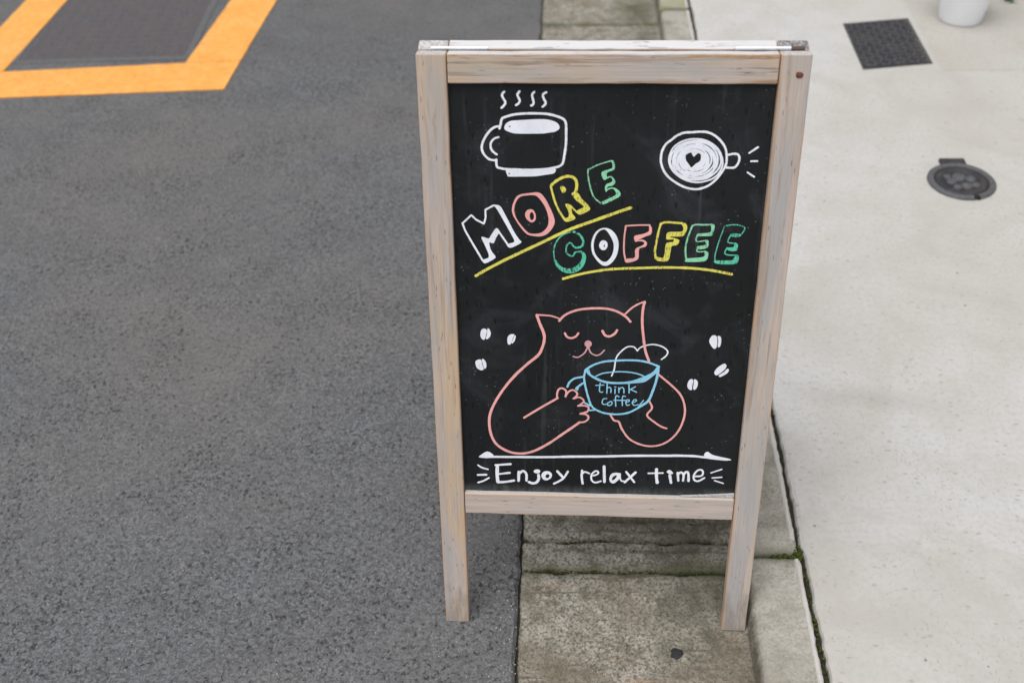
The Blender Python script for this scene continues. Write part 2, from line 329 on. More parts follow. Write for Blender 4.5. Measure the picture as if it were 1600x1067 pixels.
# L-shaped gutter blocks, each 0.6 m long, kerb upstand on the right
KZ = .055
PROF = [(-.074, -.03), (-.0735, -.006), (-.0695, -.001), (-.05, 0)]
x = -.05
def profile(step):
    P = [(-.0745, -.04), (-.074, -.006), (-.071, -.0018), (-.066, 0)]
    n = int(.403 / step)
    P += [(-.066 + .403 * k / n, -.0012 * (k / n)) for k in range(1, n + 1)]
    P += [(.3400, -.0010), (.3418, .0010), (.3432, .006), (.3445, .016), (.3458, .028), (.3475, .040), (.3500, .0475), (.3535, .0520), (.3580, .0543), (.364, KZ)]
    n2 = max(3, int(.080 / step)); P += [(.364 + .080 * k / n2, KZ) for k in range(1, n2 + 1)]
    P += [(.4475, KZ - .002), (.4500, KZ - .007), (.4505, -.04)]
    return P
def gutter_mesh(step, seed, L=.6, gap=.006, grooves=()):
    P = profile(step); ny = int(L / step); v = []; f = []
    nn = []
    for i in range(len(P)):
        a = P[max(0, i - 1)]; b = P[min(len(P) - 1, i + 1)]; d = Vector((b[0] - a[0], b[1] - a[1])).normalized(); nn.append((-d.y, d.x))
    y_a, y_b = gap / 2, L - gap / 2
    rows = [y_a] + [y_a + .0035] + [y_a + .009 + (y_b - y_a - .018) * k / ny for k in range(ny + 1)] + [y_b - .0035] + [y_b]
    for j, y in enumerate(rows):
        for i, (px, pz) in enumerate(P):
            rough = .0022 * nz(px, y, 26, seed, 4) + .0016 * nz(px, y, 120, seed + 5, 3) + .0016 * nz(px * .3, y, 48, seed + 9, 3)
            if pz <= -.02: rough = 0
            for (gy, x0, x1, dep, wid) in grooves:
                if x0 - .03 < px < x1 + .03:
                    fade = max(0, min(1, (px - x0 + .03) / .06, (x1 + .03 - px) / .06))
                    yy = y - gy - .004 * nz(px, gy, 18, 21, 3) - .002 * nz(px, gy, 70, 22, 2)
                    rough -= dep * fade * math.exp(-(yy / wid) ** 2) * max(0, .75 + .8 * nz(px, gy, 30, 23, 2))
            edge = 0
            if j in (0, len(rows) - 1): edge = .011
            elif j in (1, len(rows) - 2): edge = .0025 + .003 * max(0, nz(px, y, 40, seed + 3, 2))
            wob = .0035 * nz(px, seed * 3.7, 25, 11, 3) * (1 if j < 3 else (-1 if j > len(rows) - 4 else 0))
            v.append((px + nn[i][0] * rough, y + wob, pz + nn[i][1] * rough - edge))
    np_ = len(P)
    for j in range(len(rows) - 1):
        for i in range(np_ - 1): f.append((j * np_ + i, j * np_ + i + 1, (j + 1) * np_ + i + 1, (j + 1) * np_ + i))
    # end skirts
    for j, flip in ((0, False), (len(rows) - 1, True)):
        base = len(v)
        for i in range(np_): v.append((v[j * np_ + i][0], v[j * np_ + i][1], -.05))
        for i in range(np_ - 1):
            q = (j * np_ + i, base + i, base + i + 1, j * np_ + i + 1); f.append(q if not flip else q[::-1])
    return v, f
J0 = 1.2685
kg = empty('kerb_gutter', (0, 0, 0)); kg['kind'] = 'structure'
coarse = {}
for k in range(-3, 16):
    y = J0 + .6 * k
    if k in (-1, 0):
        gr = [(.074, -.08, .34, .024, .0048), (.052, .07, .34, .013, .0036), (.100, .02, .33, .009, .004), (.125, -.06, .30, .012, .005), (.028, -.05, .2, .002, .002), (.13, -.07, .15, .003, .003)] if k == 0 else [(.42, -.02, .1, .0025, .0022), (.365, .02, .16, .0022, .002), (.33, -.05, .19, .0022, .002), (.47, .0, .06, .0018, .002), (.29, -.03, .2, .0025, .002)]
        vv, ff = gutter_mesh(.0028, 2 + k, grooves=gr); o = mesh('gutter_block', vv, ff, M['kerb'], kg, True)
    else:
        s = k % 3
        mt = 'kerb_moss' if k == 4 else 'kerb'
        if (s, mt) not in coarse:
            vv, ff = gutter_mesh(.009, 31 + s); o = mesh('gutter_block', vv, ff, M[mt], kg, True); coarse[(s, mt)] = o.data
        else:
            o = bpy.data.objects.new('gutter_block', coarse[(s, mt)]); COL.objects.link(o); o.parent = kg
    o.location = (0, y, 0)
jb = mesh('joint_bed', [(-.12, -.6, -.014), (.50, -.6, -.014), (.50, 10.9, -.014), (-.12, 10.9, -.014)], [(0, 1, 2, 3)], M['joint'], kg)
jb2 = mesh('joint_fill', [(.444, -.6, .040), (.50, -.6, .040), (.50, 10.9, .040), (.444, 10.9, .040)], [(0, 1, 2, 3)], M['joint'], kg)

# pale mortar fillet on the outer edge of the kerb, one length per block
def strip(y0, y1, seed):
    n = max(4, int((y1 - y0) / .006)); v = []; f = []
    for k in range(n + 1):
        y = y0 + (y1 - y0) * k / n
        t = min(1, k / 3, (n - k) / 3)
        xi = .4370 + .0018 * nz(0, y, 20, seed, 3); xo = .4498 + .0028 * nz(0, y, 16, seed + 2, 3) + .002 * nz(0, y, 70, seed + 3, 2)
        h = KZ + .0035 * t + .001 * nz(0, y, 40, seed + 4, 2)
        v += [(xi, y, KZ - .006), (xi + .002, y, h), ((xi + xo) / 2, y, h + .0012), (xo - .002, y, h - .0006), (xo, y, KZ - .014)]
    for k in range(n):
        for j in range(4): f.append((5 * k + j, 5 * k + j + 1, 5 * k + j + 6, 5 * k + j + 5))
    f += [(0, 1, 2, 3, 4), tuple(5 * n + j for j in (4, 3, 2, 1, 0))]
    return mesh('mortar_strip', v, f, M['strip'], kg, True)
for k in range(-3, 8): strip(J0 + .6 * k + (.034 if k == 0 else .006), J0 + .6 * k + (.592 if k != 0 else .586), 40 + k)

# forecourt slab with a broken left edge
XF = .4590; FZ = .056
v = []; f = []
E_ = [(XF + .0042 * nz(1, y, 9, 61, 3) + .0030 * nz(1, y, 45, 62, 3) - (.006 * math.exp(-((y - J0 - .03) / .035) ** 2)), y) for y in [(-1.5 + .006 * k) for k in range(1100)]]
for (x, y) in E_:
    v += [(x, y, -.05), (x, y, FZ - .008), (x + .003, y, FZ - .0025 + .0008 * nz(x, y, 80, 3, 2)), (x + .010, y, FZ), (14, y, FZ)]
for k in range(len(E_) - 1):
    for j in range(4): f.append((5 * k + j, 5 * k + j + 1, 5 * k + j + 6, 5 * k + j + 5))
fc = mesh('forecourt', v, f, M['forecourt']); fc['kind'] = 'structure'
pm_ = mesh('forecourt_patch', [(1.212, 3.19, FZ + .0006), (2.8, 3.17, FZ + .0006), (2.8, 4.05, FZ + .0006), (1.212, 4.05, FZ + .0006)], [(0, 1, 2, 3)], M['repair']); pm_['kind'] = 'structure'

# moss in the open joints
rng = random.Random(5)
def blob(bm, c, r, sq=.7):
    g_ = bmesh.ops.create_icosphere(bm, subdivisions=1, radius=r)
    for v_ in g_['verts']:
        k_ = 1 + .35 * (rng.random() - .5) * 2; v_.co = Vector((c[0] + v_.co.x * k_, c[1] + v_.co.y * k_, c[2] + v_.co.z * k_ * sq))
bm = bmesh.new()
for k in range(620):
    y = rng.uniform(.85, 4.0); d = nz(0, y, 3.2, 71, 3)
    if d < rng.uniform(-.5, .25): continue
    blob(bm, (.4555 + rng.gauss(0, .0018), y, .046 + rng.random() * .006), rng.uniform(.0016, .0036))
for k in range(45): blob(bm, (rng.uniform(.40, .456), J0 + .0 + rng.gauss(0, .003), .047 + rng.random() * .006), rng.uniform(.0018, .004))
for k in range(26): blob(bm, (.451 + rng.gauss(0, .006), J0 + .006 + rng.gauss(0, .006), .051 + rng.random() * .005), rng.uniform(.002, .0045))
for k in range(170):
    x = rng.uniform(-.07, .31); 
    if nz(x, 0, 9, 77, 3) < rng.uniform(-.4, .3): continue
    blob(bm, (x, J0 + rng.gauss(0, .0028), -.011 + rng.random() * .005), rng.uniform(.0014, .003))
for k in range(240):
    x = rng.uniform(-.07, .33); gy = J0 + (.074 if k % 3 else .052)
    if k % 3 == 0 and x < .07: continue
    if nz(x, gy, 12, 79, 3) < rng.uniform(-.3, .4): continue
    blob(bm, (x, gy + .004 * nz(x, .074 if k % 3 else .052, 18, 21, 3) + rng.gauss(0, .0015), -.012 + rng.random() * .006), rng.uniform(.0012, .0026))
ms = from_bm('moss', bm, M['moss'], None, True); ms['kind'] = 'stuff'; ms['label'] = 'green moss tufts growing in the joint beside the kerb'; ms['category'] = 'moss'
# loose grit swept against the gutter
bm = bmesh.new()
for k in range(260):
    if k % 3: c = (XA - abs(rng.gauss(0, .03)), rng.uniform(.95, 2.2), .0008)
    else: c = (rng.uniform(-.07, .31), rng.uniform(.95, 1.9), -.001)
    blob(bm, c, rng.uniform(.0006, .0015), .8)
gr_ = from_bm('grit', bm, M['strip'], None, False); gr_['kind'] = 'stuff'; gr_['label'] = 'loose pale grit scattered along the gutter edge'; gr_['category'] = 'grit'

# ------------------------------------------------------------------ yellow hydrant marking and the cover inside it
def poly_slab(name, pts, z0, z1, mat, parent=None):
    n = len(pts); v = [(x, y, z1) for x, y in pts] + [(x, y, z0) for x, y in pts]; f = [tuple(range(n))] + [(k, n + k, n + (k + 1) % n, (k + 1) % n) for k in range(n)]
    return mesh(name, v, f, mat, parent)
def ragged(pts, amp=.0016, step=.02):
    out = []
    for A, B in zip(pts, pts[1:] + pts[:1]):
        n = max(1, int(math.dist(A, B) / step))
        for k in range(n):
            x = A[0] + (B[0] - A[0]) * k / n; y = A[1] + (B[1] - A[1]) * k / n
            out.append((x + (amp * nz(x, y, 40, 81, 3) if k else 0), y + (amp * nz(x, y, 40, 83, 3) if k else 0)))
    return out
ym = empty('yellow_road_marking', (-1.6, 3.2, 0)); tag(ym, 'thick yellow painted box outline on the asphalt around the dark cover', 'road marking')
def wl(pts): return ragged([(x + 1.6, y - 3.2) for x, y in pts])
# front bar, right bar, left bar, rear bar: butted end to end
poly_slab('painted_line', wl([(-2.098, 3.1315), (-1.1263, 3.196), (-1.1175, 3.400), (-1.3075, 3.3861), (-1.9325, 3.3289), (-2.094, 3.315)]), -.001, .0035, M['yellow'], ym)
poly_slab('painted_line', wl([(-1.1173, 3.4025), (-1.0755, 4.25), (-1.2445, 4.25), (-1.3073, 3.3888)]), -.001, .0035, M['yellow'], ym)
poly_slab('painted_line', wl([(-2.094, 3.3178), (-1.9327, 3.3318), (-1.905, 4.25), (-2.07, 4.25)]), -.001, .0035, M['yellow'], ym)
poly_slab('painted_line', wl([(-2.07, 4.2525), (-1.0755, 4.2525), (-1.07, 4.42), (-2.066, 4.42)]), -.001, .0035, M['yellow'], ym)
hc = empty('hydrant_cover', (-1.616, 3.405, 0), R(2.6)); tag(hc, 'dark rectangular iron cover framed by the yellow painted box', 'manhole cover')
W2, L2 = .318, .76
bm = bmesh.new(); box(bm, -W2 + .030, W2 - .030, .030, L2 - .03, -.02, .0012, .002); from_bm('lid', bm, M['iron_lid'], hc)
for nm_, a in (('frame_bar', (-W2, W2, 0, .024)), ('frame_bar', (-W2, W2, L2 - .024, L2)), ('frame_bar', (-W2, -W2 + .024, .0245, L2 - .0245)), ('frame_bar', (W2 - .024, W2, .0245, L2 - .0245))):
    bm = bmesh.new(); box(bm, a[0], a[1], a[2], a[3], -.02, .0025, .0015); from_bm(nm_, bm, M['iron_frame'], hc)
bm = bmesh.new()
for i in range(12):
    for j in range(15):
        x0 = -.262 + i * .0475; y0 = .06 + j * .0455; d = .013
        if (i + j) % 2: box(bm, x0 - d, x0 + d, y0 - .004, y0 + .004, .0006, .0021)
        else: box(bm, x0 - .004, x0 + .004, y0 - d, y0 + d, .0006, .0021)
tp = from_bm('tread_pattern', bm, M['iron_lid'], hc); tp['kind'] = 'stuff'

# ------------------------------------------------------------------ covers in the forecourt
COVX, COVY, RCX, RCY, POX, POY = 1.0785, 3.3865, 1.095, 2.543, 1.3676, 3.568
sc = empty('inspection_cover', (COVX, COVY, FZ)); tag(sc, 'dark checkered square iron cover set in the pale concrete', 'drain cover')
a, b = .115, .168
bm = bmesh.new(); box(bm, -a + .007, a - .007, -b + .007, b - .007, -.02, .001, .0012); from_bm('lid', bm, M['iron'], sc)
for q in ((-a, a, -b, -b + .006), (-a, a, b - .006, b), (-a, -a + .006, -b + .0062, b - .0062), (a - .006, a, -b + .0062, b - .0062)):
    bm = bmesh.new(); box(bm, *q, -.02, .0018, .0008); from_bm('frame_bar', bm, M['iron'], sc)
bm = bmesh.new()
for i in range(9):
    for j in range(13):
        cx, cy = -.094 + i * .0235, -.147 + j * .0245; t = 1 if (i + j) % 2 else -1
        g_ = bmesh.ops.create_cube(bm, size=1)['verts']
        for v_ in g_: v_.co = Matrix.Translation((cx, cy, .0028)) @ Matrix.Rotation(t * R(45), 4, 'Z') @ Vector((v_.co.x * .021, v_.co.y * .0055, v_.co.z * .0045 * (1 if v_.co.z < 0 else .9)))
tp = from_bm('tread_pattern', bm, M['iron_worn'], sc); tp['kind'] = 'stuff'
for ch in sc.children:                      # the cover was cast in slightly out of square
    for v_ in ch.data.vertices: v_.co.y += math.tan(R(9.5)) * v_.co.x
rc = empty('round_valve_cover', (RCX, RCY, FZ)); tag(rc, 'small round dark iron valve cover with a hinge tab in the pale concrete', 'valve cover')
r0 = .0905
bm = bmesh.new(); lathe(bm, [(.072, -.03), (.072, .004), (.074, .0075), (.078, .009), (.085, .0085), (r0, .004), (r0, -.03)], 48); from_bm('rim', bm, M['iron_worn'], rc, True)
bm = bmesh.new(); lathe(bm, [(0, .0015), (.048, .0015), (.051, .0055), (.056, .0075), (.065, .0070), (.0715, .0015), (.0715, -.03)], 48); lid = from_bm('lid', bm, M['iron'], rc, True)
for (x, y, r) in ((-.002, .019, .0195), (-.027, -.002, .014), (-.018, -.029, .0125), (.008, -.024, .0155), (.033, -.020, .0125), (.028, .011, .015), (-.033, .022, .011)):
    bm = bmesh.new(); lathe(bm, [(0, .0045), (r * .45, .0048), (r * .62, .0025), (r * .75, .0045), (r * .92, .0030), (r, -.006)], 16, (x, y, .0022)); from_bm('boss', bm, M['iron_worn'], lid, True)
bm = bmesh.new(); box(bm, -.034, .036, .079, .112, -.02, .0085, .003); ht = from_bm('hinge_tab', bm, M['iron'], rc)
bm = bmesh.new(); box(bm, .010, .026, -.0885, -.0745, -.005, .0095, .001); from_bm('slot_shade_block', bm, M['dark'], rc)  # solid near-black block: the shade of the slot opening is its colour

# ------------------------------------------------------------------ chewing gum spot on the gutter
bm = bmesh.new(); lathe(bm, [(0, .0022), (.006, .002), (.0105, .0012), (.0125, -.002)], 22)
for v_ in bm.verts:
    k_ = 1 + .22 * nz(v_.co.x, v_.co.y, 90, 5, 2); v_.co.x *= k_; v_.co.y *= k_ * 1.15
gm = from_bm('chewing_gum', bm, M['gum'], None, True); gm.location = (.2111, 1.0869, -.0015); tag(gm, 'flat black chewing gum spot stuck to the gutter concrete', 'gum spot')

# ------------------------------------------------------------------ potted plant and trailing shrub at the upper right
pt = empty('flower_pot', (POX, POY, FZ)); tag(pt, 'white glazed flower pot standing on the pale concrete', 'flower pot')
bm = bmesh.new(); lathe(bm, [(0, 0), (.066, 0), (.0705, .003), (.0725, .010), (.085, .10), (.0965, .19), (.1035, .192), (.105, .196), (.105, .212), (.1035, .215), (.096, .215), (.094, .19), (.084, .17), (0, .17)], 56); from_bm('pot_body', bm, M['white_pot'], pt, True)
bm = bmesh.new(); lathe(bm, [(0, .186), (.05, .184), (.0925, .18)], 30); from_bm('soil', bm, M['soil'], pt, True)
def leafy(name, label, loc, n, h, spread, seed, mats, root=None, droop=.25, leaf=(.028, .012), stems=9):
    r_ = random.Random(seed); p = empty(name, loc); tag(p, label, 'plant')
    bs = bmesh.new(); bl = bmesh.new()
    tips = []
    for s in range(stems):
        a_ = r_.uniform(0, 6.283); rad = spread * r_.uniform(.3, 1); hh = h * r_.uniform(.6, 1); pts = []
        for k in range(7):
            t = k / 6; pts.append(Vector((math.cos(a_) * rad * t ** 1.3, math.sin(a_) * rad * t ** 1.3, hh * (t - droop * t * t * 2))))
        for A, B in zip(pts, pts[1:]):
            d = (B - A).normalized(); u = d.orthogonal().normalized() * .0016; w_ = d.cross(u)
            ra = [bs.verts.new(A + u * math.cos(q) + w_ * math.sin(q)) for q in (0, 2.09, 4.19)]; rb = [bs.verts.new(B + (u * math.cos(q) + w_ * math.sin(q)) * .8) for q in (0, 2.09, 4.19)]
            for k in range(3): bs.faces.new((ra[k], ra[(k + 1) % 3], rb[(k + 1) % 3], rb[k]))
        tips.append(pts)
    for k in range(n):
        pts = r_.choice(tips); i = r_.randrange(1, 6); P = pts[i].lerp(pts[i + 1], r_.random())
        d = Vector((r_.gauss(0, 1), r_.gauss(0, 1), r_.gauss(.1, .6))).normalized(); L = leaf[0] * r_.uniform(.6, 1.3); W_ = leaf[1] * r_.uniform(.7, 1.2)
        sd_ = d.cross(Vector((0, 0, 1))).normalized() * W_; up = sd_.cross(d).normalized()
        vs_ = [bl.verts.new(P + q) for q in (Vector(), d * L * .35 + sd_ - up * L * .06, d * L * .45 + up * L * .06, d * L * .35 - sd_ - up * L * .06, d * L - up * L * .18)]
        for q in ((0, 1, 2), (0, 2, 3), (1, 4, 2), (2, 4, 3)):
            fc_ = bl.faces.new([vs_[z] for z in q]); fc_.material_index = r_.random() < .45
    from_bm('stems', bs, M['stem'], p); lf = from_bm('foliage', bl, mats, p); lf['kind'] = 'stuff'
    return p
leafy('pot_plant', 'leafy green plant growing from the white pot', (POX, POY, FZ + .175), 260, .34, .075, 3, [M['leaf'], M['leaf_dark']], droop=.06)
leafy('trailing_shrub', 'dark green trailing shrub on the ground beside the white pot', (1.86, 3.80, FZ), 2200, .26, .31, 8, [M['leaf'], M['leaf_dark']], droop=.46, leaf=(.040, .011), stems=60)

# ------------------------------------------------------------------ the A-frame sign
SX, SY, YAW, LEAN, H, P_ = -.2110, 1.1478, R(-1.067), R(13.2667), 1.0459, .0430
T_ = .021; SW = .55
sg = empty('a_frame_sign', (SX, SY, 0), YAW)
tag(sg, 'wooden a-frame sidewalk sign with a black chalkboard drawn with coffee cups and a cat', 'sidewalk sign')
# panel frame: local X across, local Y up the panel, local Z out of its face
MF = Matrix(((1, 0, 0, 0), (0, math.sin(LEAN), -math.cos(LEAN), 0), (0, math.cos(LEAN), math.sin(LEAN), 0), (0, 0, 0, 1)))
hinge_y = (MF @ Vector((0, H, -T_))).y
GAP = .0045
MB = Matrix.Translation((SW, 2 * hinge_y + GAP, 0)) @ Matrix.Rotation(math.pi, 4, 'Z') @ MF
def plank(name, L, Wd, M_par, org, along, mats, zt=0.0, tk=T_, foot=False, parent=sg):
    """board of length L; its local X runs along the grain. mats: side, top end, bottom end, long upper face"""
    bm = bmesh.new(); box(bm, 0, L, -Wd / 2, Wd / 2, -tk, 0, .0022, 3)
    for e_ in range(26):           # cross cuts so that wear can nibble the arrises
        bmesh.ops.bisect_plane(bm, geom=bm.verts[:] + bm.edges[:] + bm.faces[:], plane_co=(L * (e_ + 1) / 27, 0, 0), plane_no=(1, 0, 0))
    sd_ = org[0] * 31 + org[1] * 17 + tk * 3
    for v_ in bm.verts:
        n1 = nz(v_.co.x, sd_, 22, 3, 3)
        edge = abs(abs(v_.co.y) - Wd / 2) < .002
        if edge: v_.co.y -= math.copysign(max(0, n1) * .0009, v_.co.y)
        v_.co.z += .00035 * nz(v_.co.x, sd_ + v_.co.y * 3, 6, 9, 2)
    bm.normal_update()
    for f_ in bm.faces:
        nn_ = f_.normal
        if nn_.x > .8: f_.material_index = 1
        elif nn_.x < -.8: f_.material_index = 2
        elif nn_.y > .8: f_.material_index = 3
    o = from_bm(name, bm, list(mats), parent, False)
    X_ = Vector(along); Z_ = Vector((0, 0, 1)); Y_ = Z_.cross(X_)
    o.matrix_local = M_par @ Matrix.Translation((org[0], org[1], zt)) @ Matrix((X_, Y_, Z_)).transposed().to_4x4()
    return o
wd, wt, wg, wp, wto, en, ed_ = M['wood'], M['wood_tan'], M['wood_grey'], M['wood_pale'], M['woodtop'], M['end'], M['end_dark']
IN = SW - 2 * P_
plank('front_leg', H, P_, MF, (P_ / 2, 0), (0, 1, 0), (wd, en, en, wd))
plank('front_leg', H, P_, MF, (SW - P_ / 2, -.0), (0, 1, 0), (wg, en, en, wg))
plank('top_rail', IN - .002, .0423, MF, (P_ + .001, H - .0212), (1, 0, 0), (wt, wt, wt, wto), zt=-.0008, tk=T_ - .001)
plank('bottom_rail', IN - .002, .0434, MF, (P_ + .001, (.2932 + .2498) / 2), (1, 0, 0), (wp, wp, wp, M['strip']), zt=-.0012, tk=T_ - .001)
plank('back_leg', H - .001, P_, MB, (P_ / 2, 0), (0, 1, 0), (wg, ed_, en, wg))
plank('back_leg', H - .001, P_, MB, (SW - P_ / 2, 0), (0, 1, 0), (wd, en, en, wd))
plank('back_top_rail', IN - .002, .0423, MB, (P_ + .001, H - .0212), (1, 0, 0), (wp, wp, wp, wto), zt=-.0008, tk=T_ - .001)
plank('back_bottom_rail', IN - .002, .0434, MB, (P_ + .001, .27), (1, 0, 0), (wp, wp, wp, wp), zt=-.0012, tk=T_ - .001)
REC = .010
def board(M_par, name):
    bm = bmesh.new(); box(bm, P_ - .0, SW - P_ + .0, .2925, H - .0425, -REC - .006, -REC)
    o = from_bm(name, bm, M['board'], sg); o.matrix_local = M_par; return o
bd = board(MF, 'chalkboard'); bd['label'] = 'black chalkboard with coloured marker drawings and lettering'
bb = board(MB, 'back_chalkboard')
# loose sliver of wood lying on the ledge at the lower right of the board
bm = bmesh.new(); pts = [(.415, .2945), (.505, .2945), (.5055, .3015), (.488, .3000), (.45, .2968)]
vs1 = [bm.verts.new((x, y, -REC + .0006)) for x, y in pts]; vs2 = [bm.verts.new((x, y, -REC + .0045)) for x, y in pts]
bm.faces.new(vs1); bm.faces.new(vs2[::-1])
for k in range(5): bm.faces.new((vs1[k], vs1[(k + 1) % 5], vs2[(k + 1) % 5], vs2[k]))
sl = from_bm('wood_sliver', bm, M['end'], sg); sl.matrix_local = MF

# hinges bridging the two frames along the top
def hinge(u0, u1, parent, shaded_end=0):
    h_ = empty('hinge'); h_.parent = parent
    h_.matrix_local = Matrix.Translation((0, hinge_y + GAP / 2, MF.to_3x3()[2][1] * H - T_ * math.sin(LEAN) + .0012))
    n = 5; L = (u1 - u0) / n
    for k in range(n):
        bm = bmesh.new(); lathe(bm, [(.0001, 0), (.0030, 0), (.0030, L - .0003), (.0001, L - .0003)], 16)
        bmesh.ops.rotate(bm, verts=bm.verts, cent=(0, 0, 0), matrix=Matrix.Rotation(R(90), 3, 'Y'))
        o = from_bm('knuckle', bm, M['stem'] if (shaded_end and k == n - 1) else M['steel'], h_, False); o.location = (u0 + k * L, 0, .001)  # end knuckle rust-brown, with the shade at that end painted in
    for s in (-1, 1):
        bm = bmesh.new(); box(bm, u0, u1, -.0004 + s * .0012, .0004 + s * .0012, -.022, -.0015); from_bm('leaf_plate', bm, M['steel'], h_)
    return h_
hinge(.0205, .100, sg); hinge(.4465, .5425, sg, 1)
# one rusty screw head near the top of the right leg
bm = bmesh.new(); lathe(bm, [(0, .0016), (.0028, .0015), (.0046, .0006), (.0052, -.001)], 18)
for v_ in bm.verts: v_.co *= 1 + .30 * nz(v_.co.y, v_.co.x, 260, 4, 2)
sw_ = from_bm('screw', bm, M['rust'], sg, True); sw_.matrix_local = MF @ Matrix.Translation((.5345, H - .0285, .0004)); sw_['label'] = 'rusty screw head'

# ------------------------------------------------------------------ marker drawings: real paint strokes lying on the board
def catmull(P, closed, n):
    out = []; m = len(P)
    rngk = range(m if closed else m - 1)
    for i in rngk:
        g_ = (lambda k: P[k % m]) if closed else (lambda k: P[max(0, min(m - 1, k))])
        p0, p1, p2, p3 = g_(i - 1), g_(i), g_(i + 1), g_(i + 2)
        for k in range(n):
            t = k / n; out.append(.5 * ((2 * p1) + (p2 - p0) * t + (2 * p0 - 5 * p1 + 4 * p2 - p3) * t * t + (3 * p1 - p0 - 3 * p2 + p3) * t ** 3))
    if not closed: out.append(P[-1])
    return out
def stroke(V, F, P, w_, z, seed):
    m = len(P); L = []; Rr = []
    for i in range(m):
        a_ = P[max(0, i - 1)]; b_ = P[min(m - 1, i + 1)]; d = (b_ - a_)
        d = d.normalized() if d.length > 1e-9 else Vector((1, 0)); nn_ = Vector((-d.y, d.x))
        ww = w_ / 2 * (1 + .16 * mn.noise(Vector((i * .33, seed * 3.3, 0))) + .07 * mn.noise(Vector((i * 1.3, seed * 1.3, 2))))
        L.append(P[i] + nn_ * ww * (1 + .12 * mn.noise(Vector((i * 1.7, seed, 5))))); Rr.append(P[i] - nn_ * ww)
    def cap(c, d, r):
        a0 = math.atan2(d.y, d.x); return [c + Vector((math.cos(a0 + q), math.sin(a0 + q))) * r for q in (R(60), R(30), 0, R(-30), R(-60))]
    dz = .00002 / max(1, m)
    b0 = len(V)
    for i in range(m): V.append((L[i].x, L[i].y, z + i * dz)); V.append((Rr[i].x, Rr[i].y, z + i * dz))
    for i in range(m - 1): F.append((b0 + 2 * i, b0 + 2 * i + 1, b0 + 2 * i + 3, b0 + 2 * i + 2))
    for end in (0, 1):
        c = P[-1] if end else P[0]; d = (P[-1] - P[-2]) if end else (P[0] - P[1])
        if d.length < 1e-9: continue
        d.normalize(); cp = cap(c, d, w_ / 2 * .97); b1 = len(V); zz = z + (m * dz if end else 0)
        for q in cp: V.append((q.x, q.y, zz))
        i = m - 1 if end else 0
        l_, r_ = b0 + 2 * i, b0 + 2 * i + 1
        F.append((l_, r_, *range(b1 + 4, b1 - 1, -1)) if end else (r_, l_, *range(b1 + 4, b1 - 1, -1)))
LAB = {'letter_m': 'white outlined letter M', 'letter_r': 'yellow outlined letter R', 'letter_c': 'teal outlined letter C', 'underline': 'yellow line slanting under MORE', 'underline.001': 'yellow curved line under COFFEE',
       'letter_f': 'pink outlined letter F', 'letter_f.001': 'yellow outlined letter F', 'letter_e': 'mint outlined letter E of MORE', 'letter_e.001': 'mint outlined letter E of COFFEE', 'letter_e.002': 'teal outlined letter E of COFFEE',
       'mug_drawing': 'white drawing of a mug', 'latte_drawing': 'white drawing of a cup from above with a heart', 'cat_drawing': 'pink line drawing of a cat holding a cup', 'cup_drawing': 'blue drawing of a cup',
       'cup_lettering': 'blue handwritten words think coffee', 'slogan_lettering': 'white handwritten words Enjoy relax time', 'ground_line_drawing': 'white ruled line above the slogan'}
